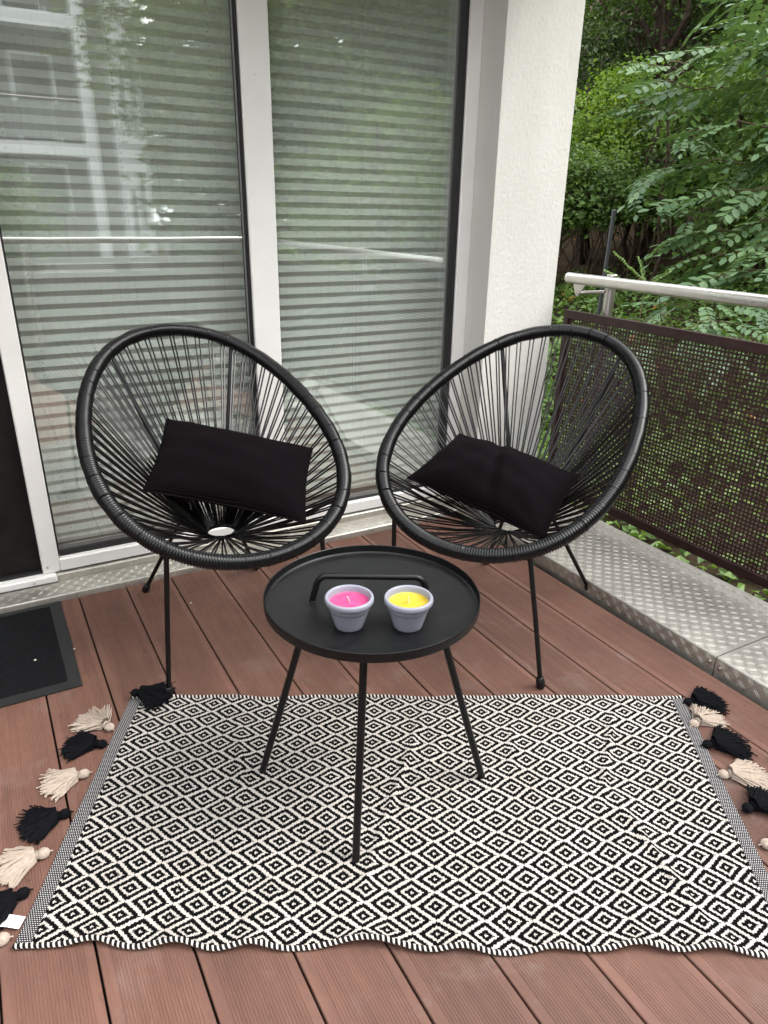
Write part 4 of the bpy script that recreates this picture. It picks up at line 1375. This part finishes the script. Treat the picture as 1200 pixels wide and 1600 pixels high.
def robinia(label, base, branches, seed, per_m=11, lscale=1.0, maxn=290, thick=.04):
    rnd = random.Random(seed)
    bz = float(ground_z(*base)) - .05
    t = thing('robinia', label, 'tree', (base[0], base[1], bz), GR)
    b = MB(); top = max(br[0][2] for br in branches) + .05
    tr = limb(b, (base[0], base[1], bz), (base[0] - .15, base[1] + .1, top), thick, thick * .4, rnd, n=10, wob=.04)
    build('trunk', b, M['bark'], t)
    b = MB(); cnt = 0; org = ORG[t.name]
    todo = []
    for st, en in branches:
        root = min(tr, key=lambda p: abs(p.z - st[2]) + .0)
        limb(b, root, st, thick * .4, thick * .25, rnd, n=5, wob=.04)
        pts = limb(b, st, en, min(.010, thick * .25), .0025, rnd, sag=.05, n=9, wob=.04)
        Lb = (Vector(en) - Vector(st)).length
        n = int(Lb * per_m)
        for i in range(n):
            u = (i + rnd.random()) / n * 8
            k = min(7, int(u)); p = pts[k].lerp(pts[k + 1], u - k)
            dr_ = (pts[k + 1] - pts[k]).normalized()
            side = 1 if i % 2 else -1
            az = math.atan2(dr_.y, dr_.x) + side * rnd.uniform(.5, 1.3)
            todo.append((p, az, rnd.uniform(-.1, .65), rnd.uniform(-.45, .45), rnd.uniform(.75, 1.2) * lscale))
    rnd.shuffle(todo)
    for p, az, pit, rol, s_ in todo[:maxn]:
        o = link('leaf', rnd.choice(protos), t)
        o.location = p - org
        o.rotation_euler = (rol, pit, az)
        o.scale = (s_, s_, s_)
    build('branches', b, M['twig'], t)
    return t
def pp(az, r, el):
    x, y = pol(az, r); return (x, y, H + r * math.tan(math.radians(el)))
robinia('robinia tree with blue-green feathery leaves reaching in from the right edge', pol(63, 6.0), [
    (pp(59, 6.0, 10.5), pp(49.0, 6.3, 10.0)), (pp(59, 6.0, 7.5), pp(47.3, 6.6, 8.3)), (pp(59, 5.8, 5.5), pp(50.0, 6.0, 5.6)), (pp(60, 5.7, 2.5), pp(51.5, 5.9, 1.6)),
    (pp(60, 5.6, .3), pp(50.6, 5.8, -.9)), (pp(60, 5.4, -1.2), pp(52.0, 5.6, -2.2)), (pp(60, 5.3, -2.6), pp(53.0, 5.4, -3.6)), (pp(60, 6.2, 9), pp(52.5, 6.5, 11.8)), (pp(60, 6.0, 4.0), pp(48.5, 6.5, 3.2)),
    (pp(58, 5.6, 12.0), pp(51, 5.9, 12.8))], 31, per_m=19, lscale=1.3)
robinia('young robinia with drooping feathery leaves further back, left of the big robinia', pol(49.5, 7.6), [
    (pp(49.5, 7.5, 3.2), pp(47.0, 7.3, 2.2)), (pp(49.6, 7.5, 6.5), pp(45.5, 7.5, 6.8)), (pp(49.6, 7.5, 5.0), pp(52.0, 7.3, 4.6)), (pp(49.4, 7.4, 8.5), pp(46.2, 7.4, 9.5)), (pp(49.4, 7.4, 9), pp(52, 7.4, 10)), (pp(49.4, 7.4, 1), pp(51.2, 7.2, .0))], 33, per_m=16, lscale=1.1, thick=.018)
# a single close spray at the right edge
t = thing('leaf_spray', 'close pale leaf tip poking in at the right edge above the railing', 'branch', pp(57.5, 3.2, 6.4), GR)
b = MB(); limb(b, pp(58.6, 3.2, 6.9), pp(55.3, 3.2, 6.4), .004, .0015, random.Random(2), n=5, wob=.01); build('stem', b, M['greentwig'], t)
for az_, el_, s_ in ((54.9, 6.3, .95), (56.2, 6.6, 1.0), (57.0, 6.9, 1.0)):
    p = Vector(pp(az_ - .35, 3.2, el_ - .15)); q = Vector(pp(az_ + .9, 3.2, el_ + .75))
    d = (q - p); l = d.length; d.normalize(); s = Vector((0, 0, 1)).cross(d).normalized(); s = (s * .8 + Vector((0, 0, .5))).normalized(); nn = d.cross(s).normalized()
    w = .026
    b = MB()
    vs = []
    for k, (tt, ww) in enumerate([(0, .05), (.2, .6), (.45, 1), (.7, .95), (.9, .5), (1, .08)]):
        c_ = p + d * l * tt
        vs += [c_ + s * w * ww * .5 + nn * .003 * ww, c_ - nn * .003, c_ - s * w * ww * .5 + nn * .003 * ww]
    fs = []
    for k in range(5):
        a_ = k * 3
        fs += [(a_, a_ + 1, a_ + 4, a_ + 3), (a_ + 1, a_ + 2, a_ + 5, a_ + 4)]
    b.add(vs, fs); build('leaf', b, M['leafcover'], t)

# upright sprig and a slim metal pole just behind the rail
t = thing('young_sprig', 'slender young sprig with two rows of tiny leaflets behind the handrail', 'plant', (*pol(48.5, 4.6), float(ground_z(*pol(48.5, 4.6)))), GR)
b = MB(); tips = [(pp(48.9, 4.6, -4.6), pp(46.4, 4.5, -2.6)), (pp(48.9, 4.6, -4.6), pp(48.2, 4.5, -2.9)), (pp(48.9, 4.6, -4.8), pp(50.5, 4.6, -3.6)), (pp(49.0, 4.6, -5.2), pp(45.9, 4.4, -3.9))]
x, y = pol(49, 4.6)
limb(b, (x, y, float(ground_z(x, y)) - .03), pp(48.9, 4.6, -4.6), .005, .003, random.Random(4), n=5, wob=.02)
lf = []; ln_ = []
rnd = random.Random(12)
for st, en in tips:
    pts = limb(b, st, en, .0022, .0010, rnd, n=8, wob=.02)
    for i in range(17):
        u = (i + .5) / 17 * 7; k = min(6, int(u)); p = pts[k].lerp(pts[k + 1], u - k)
        d = (pts[k + 1] - pts[k]).normalized()
        for sg in (-1, 1):
            s = d.cross(Vector((0, 0, 1))).normalized() * sg
            lf.append(p + Vector((0, 0, .008)) * sg + s * .010); ln_.append((-.6 * s.x - .3, -.6 * s.y - .3, .8))
build('stem', b, M['greentwig'], t)
lf = np.array([tuple(p) for p in lf]); ln_ = np.array(ln_); ln_ /= np.linalg.norm(ln_, axis=1)[:, None]
leaves('leaflets', lf, ln_, .022, M['leafcover'], t, kind='stuff')

x, y = pol(45.7, 5.0)
z0 = float(ground_z(x, y))
po = thing('garden_pole', 'thin dark grey metal pole standing in the garden behind the railing post', 'pole', (x, y, z0))
b = MB(); b.tube([(x, y, z0 - .1), (x + .02, y - .02, H + .01)], .013, 12); build('shaft', b, M['pole'], po)
b = MB(); b.lathe([(.013, 0), (.0145, .001), (.0145, .010), (.010, .014), (0, .015)], (x + .02, y - .02, H + .01), 12); build('cap', b, M['pole'], po)

# ground cover beyond the railing
n = 46000
az = RNG.uniform(30, 95, n); r = 2.5 + 7.0 * RNG.uniform(0, 1, n) ** .8
X = r * np.sin(np.radians(az)); Y = r * np.cos(np.radians(az))
k = (X > 2.28) & (r < 8.8) & (np.sin(X * 2.1 + 1) * np.cos(Y * 1.7) + RNG.normal(0, .6, n) > -.75)
X, Y = X[k], Y[k]
Z = ground_z(X, Y) + RNG.uniform(.03, .24, len(X)) * (.6 + .4 * np.sin(X * 3 + Y * 2))
Nn = np.array([0, 0, 1.0]) + RNG.normal(0, .38, (len(X), 3)); Nn /= np.linalg.norm(Nn, axis=1)[:, None]
leaves('ground_cover', np.c_[X, Y, Z], Nn, RNG.uniform(.04, .085, len(X)), M['leafcover'], None, kind='stuff', aspect=.7)
n = 130
X = RNG.uniform(3.2, 7.5, n); Y = RNG.uniform(2.0, 7, n); Z = ground_z(X, Y) + RNG.uniform(.1, .26, n)
Nn = np.array([0, 0, 1.0]) + RNG.normal(0, .4, (n, 3)); Nn /= np.linalg.norm(Nn, axis=1)[:, None]
leaves('dry_leaves', np.c_[X, Y, Z], Nn, RNG.uniform(.05, .10, n), M['leafdry'], None, kind='stuff')
# larger compound plants just past the railing
robinia('low clump of feathery seedlings beyond the mesh panel under the handrail', pol(52, 4.9), [
    (pp(51, 4.9, -7.2), pp(47.5, 5.0, -6.8)), (pp(52, 4.8, -7.0), pp(56, 4.8, -6.6)), (pp(52, 4.8, -8.2), pp(55.5, 4.5, -8.6)), (pp(51, 4.7, -9), pp(47, 4.6, -9.4)), (pp(52, 5.0, -6.0), pp(50, 5.2, -5.4)), (pp(53, 5.0, -5.8), pp(57, 5.0, -5.2))], 35, per_m=30, lscale=.85, maxn=120, thick=.006)

# ------------------------------------------------------------------ what the window mirrors: a neighbouring house and trees behind the camera
nb = thing('neighbouring_house', 'white house with balconies mirrored in the top of the left window pane', 'house', (-2, -17, -.55))
b = MB()
YH = -17.0
for z in (-.55, 2.32, 5.15, 8.0, 10.8):
    b.box((-14, YH - 1.6, z), (3.62, YH, z + .30))
build('floor_slab', b, M['facade'], nb, smooth=False)
b = MB()
for x in (3.45, -1.2, -6.0, -10.8): b.box((x, YH - .18, -.55), (x + .30, YH + .015, 13.6))
build('balcony_pier', b, M['facade'], nb, smooth=False)
b = MB(); b.box((-14, YH - 6, -.55), (3.7, YH - 1.6, 13.8)); build('wall', b, M['facadegrey'], nb, smooth=False)
b = MB(); b.box((3.75, YH - 6, -.55), (4.25, YH - .5, 13.8)); build('recess_wall', b, M['facadegrey'], nb, smooth=False)
b = MB(); b.box((4.25, YH - 6, -.55), (4.95, YH + .1, 14.0)); build('stair_tower', b, M['facade'], nb, smooth=False)
for i, z in enumerate((.3, 3.1, 5.95, 8.8, 11.4)):
    for x in (4.42, 4.68):
        b = MB(); b.box((x, YH + .08, z + .4 * (x > 4.5)), (x + .09, YH + .112, z + 1.3 + .4 * (x > 4.5))); build('slit_window', b, M['winglass'], nb, smooth=False)
for z in (.0, 2.62, 5.45, 8.3):
    for x0 in (2.0, -.2, -3.0, -5.2, -8.0):
        f = MB(); f.box((x0, YH - 1.6, z + .05), (x0 + 1.1, YH - 1.55, z + 2.2)); w = build('window', f, M['facade'], nb, smooth=False)
        f = MB(); f.box((x0 + .08, YH - 1.56, z + .13), (x0 + 1.02, YH - 1.545, z + 2.12)); build('pane', f, M['winglass'], w, smooth=False)
    b = MB(); b.tube([(-14, YH - .05, z + 1.0), (3.45, YH - .05, z + 1.0)], .028, 8)
    for x in np.arange(-13.5, 3.4, 1.25): b.tube([(x, YH - .05, z - .02), (x, YH - .05, z + 1.0)], .022, 6)
    build('balcony_rail', b, M['post'], nb)
    b = MB(); b.box((-14, YH - .09, z + .12), (3.4, YH - .075, z + .88)); build('balcony_panel', b, simple('grey_balcony_sheet', (.16, .17, .17), .5), nb, smooth=False)

nq = 4200
cx = RNG.uniform(5.2, 30, nq); cyy = -RNG.uniform(14, 21, nq); 
cz = -.4 + 13 * RNG.uniform(0, 1, nq)
cx[:1300] = RNG.uniform(17, 30, 1300); cyy[:1300] = RNG.uniform(-15, 4, 1300)
Cw = np.repeat(np.c_[cx, cyy, cz], 22, 0) + RNG.normal(0, 1, (nq * 22, 3)) * np.array([.55, .55, .3])
Nn = np.array([0, 0, .7]) + RNG.normal(0, .45, Cw.shape); Nn /= np.linalg.norm(Nn, axis=1)[:, None]
leaves('woodland', Cw, Nn, RNG.uniform(.30, .55, len(Cw)), M['leafolive'], None, kind='stuff')
GB = 'trees mirrored in the window glass'
def big(x, y, zc, R, n, mat, label, seed, size=.16, cat='tree'):
    rnd = random.Random(seed)
    bl = [(x + rnd.uniform(-R, R) * .7, y + rnd.uniform(-R, R) * .7, zc + rnd.uniform(-.7, .9) * R, R * rnd.uniform(.4, .65), R * rnd.uniform(.4, .65), R * rnd.uniform(.35, .55)) for _ in range(9)]
    tree('garden_tree', label, cat, (x, y), bl, n, size, mat, GB, trunk=.14, per=26, cl=.26, seed=seed, lims=18)
big(7.2, -11.5, 4.2, 3.6, 24000, M['leafolive'], 'tall mid green tree mirrored right of the white house', 41)
big(11.5, -8.5, 4.6, 3.6, 13000, M['leafdark'], 'dark spreading tree mirrored beside the window mullion', 42)
big(5.6, -5.4, 1.2, 1.6, 7000, M['leafbright'], 'low bright bush mirrored near the handrail reflection', 43, .10, 'shrub')
big(9.6, -3.6, 3.6, 2.7, 12000, M['leafolive'], 'leafy tree mirrored in the middle of the right pane', 44)
big(12.5, .5, 4.0, 3.0, 10000, M['leafolive'], 'leafy tree mirrored at the right end of the right pane', 45)
big(14.5, -15, 5.5, 4.5, 12000, M['leafdark'], 'distant tall dark tree mirrored high in the right pane', 46, .2)
big(.6, -9.5, .3, 1.1, 3500, M['leafbright'], 'bush in front of the white house mirrored low in the left pane', 47, .11, 'shrub')
big(-3.2, -11.0, 5.8, 1.9, 3500, M['leafolive'], 'overhanging green branch tree mirrored across the balconies at the top left', 48, .14)
